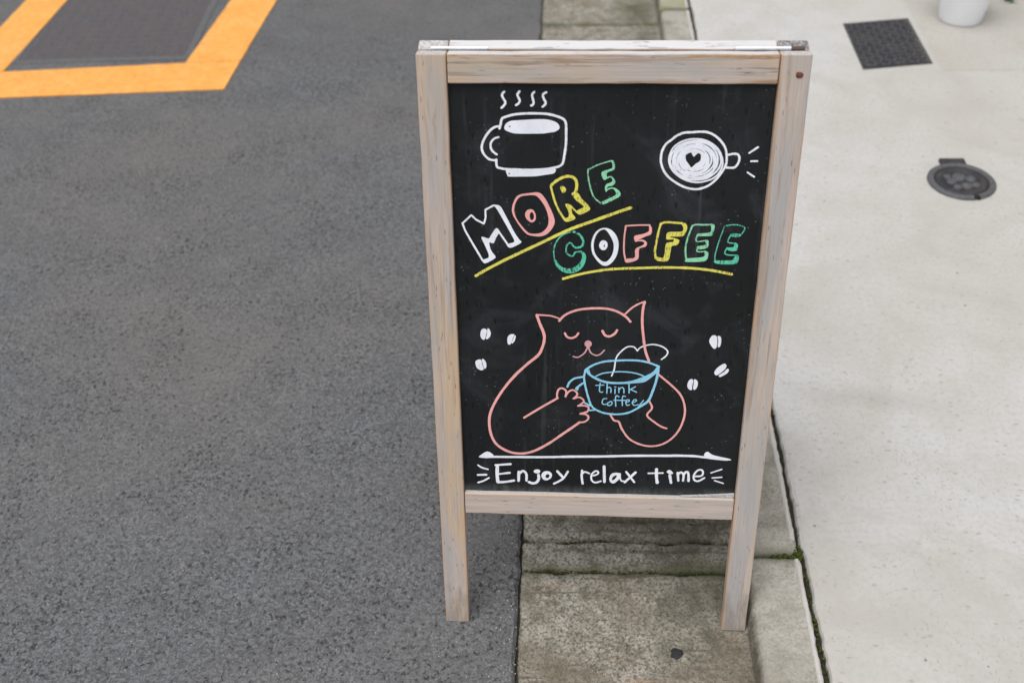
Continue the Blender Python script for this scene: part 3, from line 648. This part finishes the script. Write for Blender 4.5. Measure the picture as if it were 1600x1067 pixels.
DRAW = r'''[["mug_drawing","w","s",35,[[1159,9363],[1174,9417],[1195,9503],[1237,9530],[1355,9566],[1511,9584],[1679,9588],[1848,9580],[1990,9547],[2088,9502],[2121,9436],[2125,9302],[2124,9141],[2100,8950],[2068,8827],[1956,8777],[1771,8748],[1558,8739],[1385,8745],[1252,8748],[1159,8764],[1109,8791],[1103,8895]]],["mug_drawing","w","s",34,[[1170,9397],[1091,9383],[1011,9322],[930,9200],[894,9091],[911,8996],[976,8914],[1042,8887],[1103,8885]]],["mug_drawing","w","s",32,[[1141,9233],[1075,9208],[1027,9140],[1032,9052],[1077,8997],[1112,8974]]],["mug_drawing","w","f",0,[[[1229,9384],[1256,9437],[1328,9477],[1458,9488],[1692,9503],[1848,9500],[1978,9461],[2024,9408],[2024,9362],[1966,9321],[1862,9303],[1770,9291],[1430,9288],[1313,9308],[1241,9344]],[[1319,9394],[1313,9385],[1301,9385],[1295,9393],[1301,9402],[1313,9402]]]],["mug_drawing","w","f",0,[[[1252,8737],[1425,8731],[1771,8741],[1963,8764],[1957,8694],[1824,8665],[1678,8643],[1504,8637],[1291,8635],[1261,8660]],[[1305,8682],[1299,8673],[1288,8673],[1283,8681],[1289,8690],[1299,8690]]]],["steam_drawing","w","s",33,[[1237,9901],[1204,9858],[1222,9806],[1251,9747],[1227,9701],[1194,9668]]],["steam_drawing","w","s",33,[[1455,9907],[1425,9859],[1445,9807],[1458,9768],[1434,9728],[1402,9709]]],["steam_drawing","w","s",33,[[1665,9898],[1635,9859],[1644,9801],[1656,9749],[1641,9712],[1619,9703]]],["steam_drawing","w","s",33,[[1836,9895],[1789,9860],[1802,9802],[1828,9750],[1815,9713],[1783,9687]]],["latte_drawing","w","s",33,[[3627,9190],[3710,9265],[3820,9314],[3943,9323],[4045,9331],[4148,9325],[4254,9280],[4353,9195],[4423,9094],[4453,8975],[4453,8845],[4400,8724],[4325,8613],[4227,8523],[4105,8471],[4000,8465],[3882,8492],[3763,8552],[3642,8640],[3563,8738],[3515,8859],[3509,8968],[3525,9055],[3567,9141],[3631,9201]]],["latte_drawing","w","f",0,[[[4142,8913],[4136,8861],[4112,8814],[4073,8780],[4023,8761],[3969,8761],[3917,8779],[3873,8812],[3843,8858],[3830,8910],[3836,8963],[3860,9008],[3899,9043],[3949,9061],[4003,9061],[4055,9044],[4098,9010],[4128,8965]],[[3957,8797],[3912,8851],[3872,8905],[3863,8971],[3875,9019],[3911,9031],[3943,9015],[3977,8961],[3997,8972],[4026,9004],[4057,9010],[4079,8989],[4085,8929],[4066,8885],[4016,8852]]]],["latte_drawing","w","s",25,[[4072,8572],[3976,8576],[3884,8604],[3802,8647],[3731,8702],[3672,8768],[3637,8846],[3624,8928],[3641,9009],[3675,9086],[3737,9148],[3816,9193],[3907,9219],[4001,9224],[4096,9214],[4184,9181],[4261,9133],[4326,9072],[4368,8999],[4397,8921],[4404,8838],[4384,8757],[4339,8683],[4269,8624],[4180,8590],[4086,8569],[3988,8572]]],["latte_drawing","w","s",29,[[3647,8910],[3657,8986],[3696,9054],[3745,9114],[3815,9157],[3895,9183],[3980,9194],[4066,9194],[4151,9171],[4232,9135],[4299,9081],[4346,9013],[4373,8938],[4377,8860],[4354,8786],[4308,8723],[4248,8670],[4176,8629],[4092,8612],[4006,8607],[3918,8614],[3835,8645],[3758,8689],[3699,8750],[3660,8823],[3640,8900],[3656,8976]]],["latte_drawing","w","s",29,[[3733,8753],[3696,8817],[3684,8887],[3689,8955],[3709,9020],[3751,9076],[3804,9126],[3870,9164],[3949,9180],[4031,9183],[4113,9169],[4191,9138],[4253,9087],[4297,9025],[4323,8958],[4329,8890],[4319,8822],[4287,8761],[4246,8704],[4187,8658],[4113,8626],[4031,8613],[3945,8617],[3866,8647],[3794,8688],[3734,8741],[3698,8808]]],["latte_drawing","w","s",29,[[3759,8766],[3726,8824],[3704,8885],[3705,8949],[3721,9011],[3754,9068],[3807,9113],[3871,9147],[3944,9166],[4021,9160],[4093,9140],[4158,9109],[4214,9067],[4261,9017],[4288,8958],[4301,8895],[4296,8832],[4279,8769],[4234,8717],[4175,8676],[4105,8651],[4029,8643],[3953,8651],[3880,8673],[3820,8714],[3770,8762],[3731,8816]]],["latte_drawing","w","s",29,[[4016,8674],[3950,8685],[3884,8701],[3824,8731],[3776,8775],[3736,8825],[3719,8884],[3720,8944],[3737,9001],[3775,9049],[3822,9089],[3881,9114],[3944,9131],[4011,9131],[4076,9118],[4136,9092],[4192,9058],[4236,9013],[4266,8959],[4279,8900],[4277,8840],[4247,8787],[4205,8742],[4155,8704],[4091,8685],[4025,8674],[3958,8682]]],["latte_drawing","w","s",29,[[4190,9033],[4222,8986],[4238,8934],[4237,8882],[4221,8834],[4195,8789],[4160,8749],[4112,8720],[4057,8700],[3995,8696],[3933,8701],[3873,8721],[3821,8755],[3781,8798],[3758,8848],[3749,8901],[3755,8952],[3778,8998],[3807,9042],[3850,9076],[3903,9096],[3959,9115],[4021,9116],[4082,9102],[4136,9074],[4186,9040],[4216,8991]]],["latte_drawing","w","s",29,[[4194,8945],[4199,8900],[4196,8856],[4182,8812],[4153,8774],[4113,8743],[4063,8723],[4008,8719],[3953,8725],[3900,8739],[3857,8771],[3819,8804],[3797,8846],[3780,8889],[3778,8934],[3787,8979],[3811,9019],[3844,9054],[3891,9077],[3942,9093],[3997,9093],[4051,9085],[4100,9062],[4140,9030],[4171,8992],[4189,8950],[4199,8906]]],["latte_drawing","w","s",29,[[3822,8997],[3851,9028],[3890,9048],[3934,9059],[3979,9062],[4024,9057],[4066,9042],[4103,9018],[4137,8992],[4161,8957],[4171,8918],[4174,8878],[4162,8839],[4139,8804],[4103,8779],[4062,8762],[4018,8753],[3972,8753],[3929,8766],[3888,8784],[3851,8808],[3821,8839],[3803,8877],[3796,8916],[3799,8957],[3817,8993],[3849,9022]]],["latte_drawing","w","s",29,[[4096,9006],[4123,8978],[4142,8945],[4146,8910],[4143,8876],[4126,8845],[4105,8817],[4074,8797],[4040,8783],[4002,8773],[3962,8774],[3922,8781],[3884,8797],[3853,8823],[3833,8855],[3820,8888],[3818,8923],[3828,8956],[3846,8986],[3872,9010],[3905,9027],[3940,9040],[3979,9046],[4019,9041],[4059,9030],[4094,9011],[4121,8982]]],["latte_drawing","w","s",33,[[4477,8992],[4553,9008],[4611,8998],[4639,8944],[4627,8868],[4586,8808],[4530,8796],[4456,8801]]],["ray_mark","w","s",29,[[4774,9021],[4889,9108]]],["ray_mark","w","s",29,[[4809,8897],[4898,8899]]],["ray_mark","w","s",25,[[4774,8727],[4876,8660]]],["letter_m","w","l",28,[[568,7885],[707,8020],[775,7949],[895,7882],[923,7985],[922,8106],[1041,8175]]],["letter_m","w","s",31,[[568,7888],[603,7776],[657,7666],[749,7487],[863,7271]]],["letter_m","w","s",31,[[1254,7543],[1128,7741],[1085,7796]]],["letter_m","w","f",0,[[[1038,8185],[1067,8191],[1149,8165],[1223,8029],[1359,7744],[1428,7635],[1457,7580],[1305,7495],[1243,7524],[1260,7557],[1351,7595],[1320,7689],[1196,7934],[1103,8108],[1060,8164]]]],["letter_m","w","f",0,[[[1079,7812],[1129,7758],[1076,7658],[1035,7567],[971,7574],[994,7448],[1057,7351],[1043,7309],[905,7229],[860,7257],[874,7292],[959,7343],[905,7517],[851,7666],[960,7643],[999,7698]]]],["letter_o","p","f",0,[[[1325,8138],[1339,8205],[1384,8305],[1441,8352],[1567,8377],[1730,8388],[1818,8303],[1881,8184],[1945,8037],[1968,7929],[1940,7834],[1857,7730],[1755,7687],[1640,7693],[1551,7719],[1462,7814],[1362,7976],[1327,8070]],[[1357,8125],[1390,8245],[1453,8319],[1554,8343],[1680,8341],[1755,8269],[1818,8170],[1862,8050],[1876,7928],[1851,7833],[1768,7749],[1666,7728],[1576,7740],[1500,7815],[1412,7936],[1369,8030]]]],["letter_o","p","f",0,[[[1521,8046],[1553,8107],[1610,8123],[1654,8101],[1682,8020],[1673,7946],[1622,7911],[1571,7938],[1533,7985]],[[1590,8033],[1610,8071],[1635,8074],[1654,8027],[1647,7966],[1615,7949],[1597,7979]]]],["underline","y","s",46,[[747,7014],[910,7120],[1091,7225],[1261,7319],[1523,7456],[1783,7591],[1997,7705],[2205,7809],[2506,7930],[2771,8036],[2985,8120],[3101,8162]]],["letter_r","y","s",32,[[1906,8490],[1935,8372],[1974,8236],[2039,8088],[2122,7962]]],["letter_r","y","s",43,[[1916,8507],[2003,8584],[2109,8638],[2204,8642],[2269,8600],[2291,8522],[2282,8432],[2256,8370]]],["letter_r","y","f",0,[[[2217,8369],[2251,8398],[2315,8382],[2370,8297],[2457,8207],[2496,8145],[2470,8104],[2353,8045],[2293,8079],[2309,8114],[2394,8161],[2383,8195],[2285,8273]]]],["letter_r","y","f",0,[[[2124,8209],[2189,8204],[2216,8159],[2229,8067],[2278,7981],[2149,7927],[2100,7973],[2175,8009],[2169,8101]]]],["letter_r","y","s",24,[[2205,8187],[2244,8142],[2298,8085]]],["letter_r","y","f",0,[[[2047,8480],[2089,8492],[2132,8453],[2122,8402],[2090,8385],[2063,8419]]]],["letter_e","g","s",19,[[2451,8748],[2582,8819],[2675,8853],[2790,8890]]],["letter_e","g","s",21,[[2451,8752],[2459,8635],[2495,8468],[2551,8322],[2661,8226]]],["letter_e","g","f",0,[[[2784,8897],[2830,8881],[2847,8794],[2831,8749],[2732,8704],[2735,8621],[2693,8593],[2660,8648],[2653,8709],[2710,8743],[2799,8777],[2807,8837]]]],["letter_e","g","s",21,[[2724,8621],[2787,8644],[2836,8600]]],["letter_e","g","f",0,[[[2797,8649],[2846,8605],[2855,8550],[2823,8510],[2749,8487],[2730,8414],[2708,8459],[2727,8526],[2800,8560],[2815,8594]]]],["letter_e","g","s",21,[[2728,8419],[2745,8446],[2803,8469],[2856,8460]]],["letter_e","g","f",0,[[[2813,8480],[2878,8460],[2933,8405],[2937,8348],[2872,8302],[2746,8233],[2661,8209],[2650,8238],[2713,8278],[2849,8347],[2875,8382],[2852,8438]]]],["letter_c","t","s",19,[[2215,7764],[2139,7740],[2063,7692],[1999,7608],[1961,7501],[1956,7393],[1973,7291]]],["letter_c","t","s",33,[[2215,7764],[2281,7763],[2358,7707],[2401,7625],[2393,7548],[2339,7512],[2279,7511]]],["letter_c","t","s",26,[[2279,7511],[2249,7541],[2223,7576],[2180,7578],[2142,7503],[2154,7420],[2215,7371],[2256,7380],[2286,7432],[2368,7445]]],["letter_c","t","f",0,[[[2368,7457],[2429,7418],[2452,7352],[2427,7232],[2368,7146],[2269,7084],[2158,7082],[2058,7129],[1990,7213],[1957,7297],[1990,7298],[2046,7214],[2124,7167],[2224,7162],[2311,7212],[2376,7291],[2391,7376]]]],["letter_o","w","f",0,[[[2525,7544],[2534,7639],[2575,7745],[2638,7810],[2713,7835],[2800,7818],[2878,7749],[2925,7656],[2942,7550],[2923,7407],[2871,7298],[2807,7231],[2742,7212],[2675,7241],[2596,7331],[2544,7426]],[[2563,7545],[2572,7639],[2608,7734],[2660,7793],[2719,7811],[2769,7771],[2826,7678],[2862,7584],[2866,7478],[2836,7370],[2783,7297],[2740,7279],[2685,7296],[2617,7367],[2576,7450]]]],["letter_o","w","f",0,[[[2645,7546],[2665,7611],[2708,7635],[2758,7612],[2774,7554],[2756,7494],[2713,7470],[2668,7493]],[[2713,7544],[2726,7568],[2732,7535],[2720,7521]]]],["letter_f","p","s",23,[[3036,7872],[3218,7886],[3397,7889]]],["letter_f","p","s",25,[[3039,7872],[3022,7680],[3026,7452],[3057,7306]]],["letter_f","p","f",0,[[[3378,7900],[3427,7848],[3423,7746],[3339,7704],[3229,7641],[3201,7610],[3175,7651],[3178,7712],[3300,7745],[3383,7787],[3389,7848]]]],["letter_f","p","f",0,[[[3187,7628],[3304,7652],[3367,7602],[3347,7539],[3254,7497],[3242,7330],[3081,7269],[3041,7316],[3088,7338],[3193,7360],[3197,7496],[3317,7570],[3305,7622]]]],["letter_f.001","y","s",32,[[3561,7915],[3532,7781],[3509,7605],[3494,7463],[3514,7344]]],["letter_f.001","y","s",34,[[3561,7909],[3619,7936],[3747,7934],[3882,7922]]],["letter_f.001","y","f",0,[[[3854,7941],[3930,7919],[3958,7856],[3939,7774],[3889,7715],[3717,7707],[3729,7690],[3794,7679],[3851,7645],[3822,7574],[3743,7549],[3731,7466],[3696,7310],[3544,7308],[3503,7356],[3529,7374],[3617,7357],[3641,7417],[3659,7595],[3755,7620],[3763,7661],[3666,7660],[3653,7701],[3681,7777],[3874,7791],[3897,7855]]]],["letter_e.001","g","s",24,[[4031,7882],[4081,7904],[4199,7903],[4321,7910]]],["letter_e.001","g","s",26,[[4031,7886],[3985,7728],[3955,7564],[3959,7422],[3985,7321]]],["letter_e.001","g","f",0,[[[4304,7920],[4365,7890],[4347,7779],[4319,7727],[4147,7719],[4105,7706],[4123,7759],[4293,7779],[4316,7837]]]],["letter_e.001","g","s",18,[[4114,7736],[4100,7659],[4132,7631],[4265,7653]]],["letter_e.001","g","f",0,[[[4237,7661],[4293,7639],[4284,7544],[4226,7514],[4140,7507],[4126,7554],[4233,7573],[4246,7614]]]],["letter_e.001","g","s",18,[[4134,7525],[4126,7477],[4165,7466],[4262,7471]]],["letter_e.001","g","f",0,[[[4229,7485],[4295,7456],[4292,7355],[4230,7306],[3981,7297],[3967,7332],[4020,7357],[4214,7378],[4249,7426]]]],["letter_e.002","t","s",17,[[4510,7886],[4625,7908],[4732,7900],[4811,7855],[4767,7750]]],["letter_e.002","t","s",17,[[4510,7886],[4473,7746],[4436,7594],[4406,7428],[4411,7321]]],["letter_e.002","t","f",0,[[[4616,7765],[4755,7761],[4748,7720],[4630,7719]]]],["letter_e.002","t","s",18,[[4617,7748],[4578,7631],[4698,7609]]],["letter_e.002","t","f",0,[[[4681,7620],[4732,7592],[4719,7491],[4606,7490],[4570,7536],[4671,7550]]]],["letter_e.002","t","s",18,[[4575,7537],[4546,7453],[4601,7419],[4736,7418]]],["letter_e.002","t","f",0,[[[4725,7423],[4759,7403],[4760,7326],[4711,7271],[4461,7268],[4403,7321],[4652,7330],[4687,7361]]]],["underline.001","y","s",40,[[2103,6983],[2237,7028],[2402,7076],[2568,7113],[2788,7150],[3008,7170],[3227,7180],[3538,7194],[3812,7198],[4086,7190],[4339,7164],[4527,7130],[4682,7099]]],["cat_drawing","p","s",38,[[2048,6253],[2130,6348],[2254,6420],[2433,6469],[2680,6485],[2846,6469],[2985,6418],[3098,6342],[3170,6258]]],["cat_drawing","p","s",26,[[2061,6288],[1936,6334],[1825,6347],[1700,6353]]],["cat_drawing","p","s",45,[[1694,6348],[1741,6200],[1804,6028],[1812,5901],[1777,5757],[1713,5626],[1533,5455],[1320,5224],[1130,4958],[977,4674],[899,4419],[912,4130],[1003,3905],[1193,3763],[1413,3719],[1633,3775],[1880,3929],[2123,4131],[2404,4369]]],["cat_drawing","p","s",38,[[1479,4438],[1754,4638],[1944,4768],[2032,4831]]],["cat_drawing","p","s",32,[[2029,4821],[2024,4911],[2049,4994],[2096,5020],[2143,5003],[2175,4956],[2162,4866]]],["cat_drawing","p","s",32,[[2162,4866],[2214,4957],[2284,4990],[2344,4946],[2351,4891],[2293,4828]]],["cat_drawing","p","s",28,[[2304,4828],[2381,4855],[2440,4825],[2462,4770],[2372,4689]]],["cat_drawing","p","s",32,[[2372,4689],[2466,4698],[2538,4672],[2545,4619],[2516,4577],[2410,4539]]],["cat_drawing","p","s",32,[[2416,4539],[2505,4527],[2548,4479],[2531,4423],[2472,4379],[2383,4369]]],["cat_drawing","p","s",29,[[3082,6393],[3188,6506],[3294,6577],[3382,6613]]],["cat_drawing","p","s",41,[[3379,6610],[3356,6478],[3356,6246],[3390,5965],[3428,5743],[3493,5559]]],["cat_drawing","p","s",36,[[2141,6035],[2176,5972],[2247,5950],[2316,5983],[2354,6039]]],["cat_drawing","p","s",39,[[2735,6090],[2776,6016],[2847,5993],[2929,6042],[2965,6106]]],["cat_drawing","n","f",0,[[[2572,5853],[2567,5826],[2552,5804],[2529,5791],[2503,5791],[2480,5802],[2463,5824],[2457,5851],[2462,5878],[2478,5900],[2501,5912],[2526,5912],[2549,5901],[2566,5880]]]],["cat_drawing","n","s",25,[[2509,5796],[2462,5690],[2378,5616],[2322,5604],[2279,5619]]],["cat_drawing","n","s",25,[[2523,5788],[2560,5692],[2646,5646],[2716,5672],[2774,5742]]],["cat_drawing","p","s",34,[[3664,5309],[3847,5146],[4015,4967],[4099,4785],[4123,4567],[4068,4314],[3959,4119],[3805,3986],[3620,3933],[3430,3960],[3237,4067],[3108,4256],[3050,4398],[2969,4427],[2912,4521]]],["cat_drawing","p","s",32,[[3538,4802],[3583,4679],[3511,4536],[3650,4398],[3761,4321],[3842,4292]]],["cup_drawing","b","s",35,[[2487,5379],[2613,5471],[2785,5534],[2969,5554],[3152,5566],[3337,5562],[3499,5527],[3658,5460]]],["cup_drawing","b","s",38,[[2499,5379],[2535,5302],[2654,5217],[2795,5159],[2959,5139],[3157,5148]]],["cup_drawing","b","f",0,[[[3121,5164],[3214,5183],[3374,5247],[3554,5351],[3629,5460],[3669,5461],[3656,5380],[3547,5258],[3435,5167],[3285,5144],[3134,5127]]]],["cup_drawing","b","s",23,[[2647,5257],[2768,5318],[2975,5349],[3161,5349],[3312,5323],[3418,5281]]],["cup_drawing","b","s",33,[[2481,5374],[2461,5246],[2481,5084],[2533,4867],[2583,4716],[2644,4641],[2752,4581],[2884,4550],[3050,4547],[3214,4586],[3363,4680]]],["cup_drawing","b","s",41,[[3651,5420],[3630,5219],[3572,4974],[3510,4808],[3363,4687]]],["cup_drawing","b","s",20,[[3439,4823],[3373,4722]]],["cup_drawing","b","s",15,[[2531,5382],[2565,5282]]],["cup_drawing","b","s",35,[[2192,5052],[2224,5134],[2304,5210],[2444,5245]]],["cup_drawing","b","f",0,[[[2319,5014],[2342,5062],[2446,5146],[2452,5112],[2389,5056],[2361,4988]]]],["cup_drawing","b","s",31,[[2477,4756],[2567,4703]]],["cup_drawing","b","s",26,[[2553,4608],[2663,4625]]],["cup_lettering","b","s",19,[[2655,5088],[2785,5098]]],["cup_lettering","b","s",19,[[2726,5138],[2716,5049],[2718,4981],[2742,4961],[2771,4968]]],["cup_lettering","b","s",19,[[2837,5133],[2837,4943]]],["cup_lettering","b","s",19,[[2840,5038],[2880,5060],[2901,5026],[2902,4958]]],["cup_lettering","b","s",19,[[2962,5066],[2980,5066]]],["cup_lettering","b","s",19,[[2969,5028],[2968,4939]]],["cup_lettering","b","s",19,[[3028,5056],[3033,4961]]],["cup_lettering","b","s",19,[[3031,5016],[3078,5062],[3109,5031],[3115,4956]]],["cup_lettering","b","s",19,[[3190,5142],[3199,4958]]],["cup_lettering","b","s",19,[[3299,5080],[3203,5017]]],["cup_lettering","b","s",19,[[3226,5024],[3321,4975]]],["cup_lettering","b","s",19,[[2839,4844],[2787,4836],[2765,4776],[2784,4735],[2831,4736]]],["cup_lettering","b","s",19,[[2888,4779],[2854,4755],[2863,4716],[2902,4717],[2930,4759],[2912,4791],[2883,4779]]],["cup_lettering","b","s",19,[[3038,4883],[2996,4903],[2980,4850],[2991,4701]]],["cup_lettering","b","s",19,[[2954,4815],[3146,4820]]],["cup_lettering","b","s",19,[[3143,4892],[3102,4898],[3092,4839],[3097,4718]]],["cup_lettering","b","s",19,[[3147,4783],[3200,4798],[3204,4828],[3169,4827],[3154,4772],[3173,4724],[3214,4736]]],["cup_lettering","b","s",19,[[3253,4778],[3311,4800],[3321,4835],[3280,4830],[3259,4774],[3291,4727],[3355,4742]]],["steam_drawing","w","s",24,[[2904,5269],[2943,5393],[2965,5588],[3024,5702],[3132,5805],[3230,5814],[3280,5772],[3300,5740]]],["steam_drawing","w","s",24,[[3300,5740],[3342,5797],[3438,5843],[3562,5860],[3689,5825],[3777,5750],[3768,5670],[3691,5592]]],["coffee_bean_drawing","w","f",0,[[[810,6070],[858,6093],[896,6062],[886,6003],[862,5910],[840,5890],[806,5914],[788,5982]]]],["coffee_bean_drawing","w","f",0,[[[905,6087],[927,6094],[956,6034],[946,5956],[901,5904],[874,5915],[894,5984]]]],["coffee_bean_drawing.001","w","f",0,[[[1241,5971],[1284,6000],[1336,5993],[1309,5924],[1287,5845],[1251,5808],[1226,5834],[1221,5912]]]],["coffee_bean_drawing.001","w","f",0,[[[1340,5976],[1357,5969],[1344,5895],[1304,5833],[1293,5850],[1318,5919]]]],["coffee_bean_drawing.002","w","f",0,[[[698,5495],[756,5528],[791,5517],[803,5447],[827,5357],[795,5326],[730,5355],[700,5415]]]],["coffee_bean_drawing.002","w","f",0,[[[800,5522],[831,5536],[869,5469],[870,5388],[840,5357],[818,5427]]]],["coffee_bean_drawing.003","w","f",0,[[[4424,5934],[4449,6017],[4489,6044],[4531,6025],[4549,5954],[4550,5848],[4523,5799],[4473,5834]]]],["coffee_bean_drawing.003","w","f",0,[[[4549,6025],[4594,6020],[4612,5944],[4602,5849],[4567,5836],[4564,5943]]]],["coffee_bean_drawing.004","w","f",0,[[[4545,5366],[4586,5452],[4684,5533],[4728,5503],[4717,5443],[4655,5368],[4586,5315]]]],["coffee_bean_drawing.004","w","f",0,[[[4622,5318],[4696,5379],[4746,5441],[4775,5419],[4751,5358],[4651,5288]]]],["coffee_bean_drawing.005","w","f",0,[[[4133,5147],[4160,5222],[4201,5239],[4220,5199],[4212,5112],[4209,5037],[4166,5043],[4136,5092]]]],["coffee_bean_drawing.005","w","f",0,[[[4233,5236],[4282,5212],[4300,5151],[4286,5077],[4252,5038],[4229,5063],[4233,5150]]]],["ground_line_drawing","w","s",44,[[773,3636],[1265,3646],[1809,3658],[2351,3684],[2783,3699],[3320,3728],[3962,3746],[3962,3750],[4282,3751],[4496,3733],[4711,3707],[4893,3696]]],["ground_line_drawing","w","f",0,[[[707,3643],[847,3745],[954,3667],[871,3615],[729,3618]]]],["ground_line_drawing","w","f",0,[[[4494,3772],[4547,3844],[4653,3777],[4918,3713],[4916,3681],[4605,3711]]]],["slogan_lettering","w","s",31,[[681,3462],[745,3414],[849,3380]]],["slogan_lettering","w","s",38,[[671,3258],[819,3267]]],["slogan_lettering","w","s",33,[[673,3100],[760,3134],[862,3201]]],["slogan_lettering","w","s",41,[[983,3471],[1241,3500]]],["slogan_lettering","w","s",59,[[1012,3455],[1007,3289],[1015,3128]]],["slogan_lettering","w","s",38,[[1035,3289],[1226,3320]]],["slogan_lettering","w","s",45,[[1015,3117],[1148,3130],[1294,3161]]],["slogan_lettering","w","s",47,[[1380,3346],[1375,3159]]],["slogan_lettering","w","s",42,[[1387,3300],[1448,3366],[1508,3304],[1510,3168]]],["slogan_lettering","w","s",50,[[1717,3290],[1722,3217],[1689,3142],[1623,3113],[1554,3138]]],["slogan_lettering","w","s",44,[[2039,3377],[2139,3250]]],["slogan_lettering","w","s",39,[[2220,3376],[2150,3243],[2074,3174],[1983,3118]]],["slogan_lettering","w","s",39,[[2461,3406],[2456,3279],[2475,3133]]],["slogan_lettering","w","s",33,[[2460,3333],[2508,3378],[2583,3350]]],["slogan_lettering","w","s",33,[[2652,3305],[2727,3341],[2731,3391],[2682,3396],[2624,3324],[2626,3218],[2688,3163],[2785,3196]]],["slogan_lettering","w","s",48,[[2832,3502],[2846,3182]]],["slogan_lettering","w","s",30,[[3107,3359],[3110,3273],[3134,3214],[3178,3208]]],["slogan_lettering","w","s",39,[[3209,3402],[3353,3194]]],["slogan_lettering","w","s",43,[[3368,3395],[3192,3185]]],["slogan_lettering","w","s",32,[[3585,3383],[3829,3398]]],["slogan_lettering","w","s",54,[[3719,3470],[3725,3318],[3744,3193]]],["slogan_lettering","w","s",47,[[3947,3354],[3977,3200]]],["slogan_lettering","w","s",41,[[4078,3411],[4097,3248]]],["slogan_lettering","w","s",39,[[4091,3382],[4132,3420],[4178,3372],[4177,3250]]],["slogan_lettering","w","s",43,[[4178,3372],[4217,3428],[4257,3400],[4270,3246]]],["slogan_lettering","w","s",34,[[4373,3345],[4480,3361],[4502,3434],[4466,3483],[4403,3461],[4351,3364],[4367,3272],[4434,3250],[4531,3317]]],["slogan_lettering","w","s",28,[[4636,3425],[4807,3502]]],["slogan_lettering","w","s",30,[[4666,3323],[4820,3341]]],["slogan_lettering","w","s",26,[[4707,3269],[4857,3217]]],["slogan_lettering","w","f",0,[[[1749,3371],[1744,3352],[1728,3337],[1705,3328],[1680,3327],[1657,3335],[1641,3349],[1635,3367],[1641,3386],[1657,3401],[1680,3410],[1705,3411],[1728,3403],[1744,3389]]]],["slogan_lettering","w","f",0,[[[1766,3285],[1793,3352],[1853,3381],[1919,3363],[1950,3304],[1925,3230],[1854,3188],[1793,3212]],[[1837,3274],[1865,3315],[1903,3302],[1898,3256],[1859,3235]]]],["slogan_lettering","w","f",0,[[[2926,3254],[2955,3348],[3020,3383],[3107,3366],[3115,3286],[3058,3205],[3005,3160],[2950,3181]],[[2970,3242],[2990,3296],[3043,3331],[3050,3298],[3013,3243],[2981,3229]]]],["slogan_lettering","w","f",0,[[[3889,3429],[3940,3467],[4001,3406],[3972,3379],[3934,3384]]]]]'''
objs = {}
for i, (nm_, c_, kd, wd_, P) in enumerate(json.loads(DRAW)):
    key = nm_
    if nm_ == 'letter_o': key = 'letter_o' + c_
    if nm_ == 'steam_drawing' or nm_ == 'ray_mark': key = nm_ + str(i)
    d_ = objs.setdefault(key, dict(name=nm_.split('.')[0], raw=nm_, V=[], F=[], I=[], mats=[], k=0))
    if c_ not in d_['mats']: d_['mats'].append(c_)
    mi = d_['mats'].index(c_); z = .0003 + .00004 * d_['k'] + (.0004 if nm_ in ('cup_drawing', 'cup_lettering', 'steam_drawing') else 0); d_['k'] += 1; n0 = len(d_['F'])
    if kd in 'sl':
        pts = [Vector((a_ / 1e4, b_ / 1e4)) for a_, b_ in P]
        if kd == 's' and len(pts) > 2: pts = catmull(pts, False, 9)
        elif kd == 'l':
            q_ = []
            for A, B in zip(pts, pts[1:]): q_ += [A.lerp(B, t / 8) for t in range(8)]
            pts = q_ + [pts[-1]]
        else: pts = [pts[0].lerp(pts[-1], t / 6) for t in range(7)]
        stroke(d_['V'], d_['F'], pts, wd_ / 1e4, z, i)
    else:
        loops = [[Vector((p.x, p.y, 0)) for p in catmull([Vector((a_ / 1e4, b_ / 1e4)) for a_, b_ in L_], True, 4)] for L_ in P]
        flat = [p for L_ in loops for p in L_]; b0 = len(d_['V'])
        d_['V'] += [(p.x, p.y, z) for p in flat]; d_['F'] += [tuple(b0 + k for k in t) for t in tessellate_polygon(loops)]
    d_['I'] += [mi] * (len(d_['F']) - n0)
for key, d_ in objs.items():
    o = mesh(d_['name'], [(x, y, z - REC) for x, y, z in d_['V']], d_['F'], None, bd, mats=[M[c_] for c_ in d_['mats']], midx=d_['I'])
    if d_['raw'] in LAB: o['label'] = LAB[d_['raw']]
    elif key == 'letter_op': o['label'] = 'pink outlined letter O of MORE'
    elif key == 'letter_ow': o['label'] = 'white outlined letter O of COFFEE'
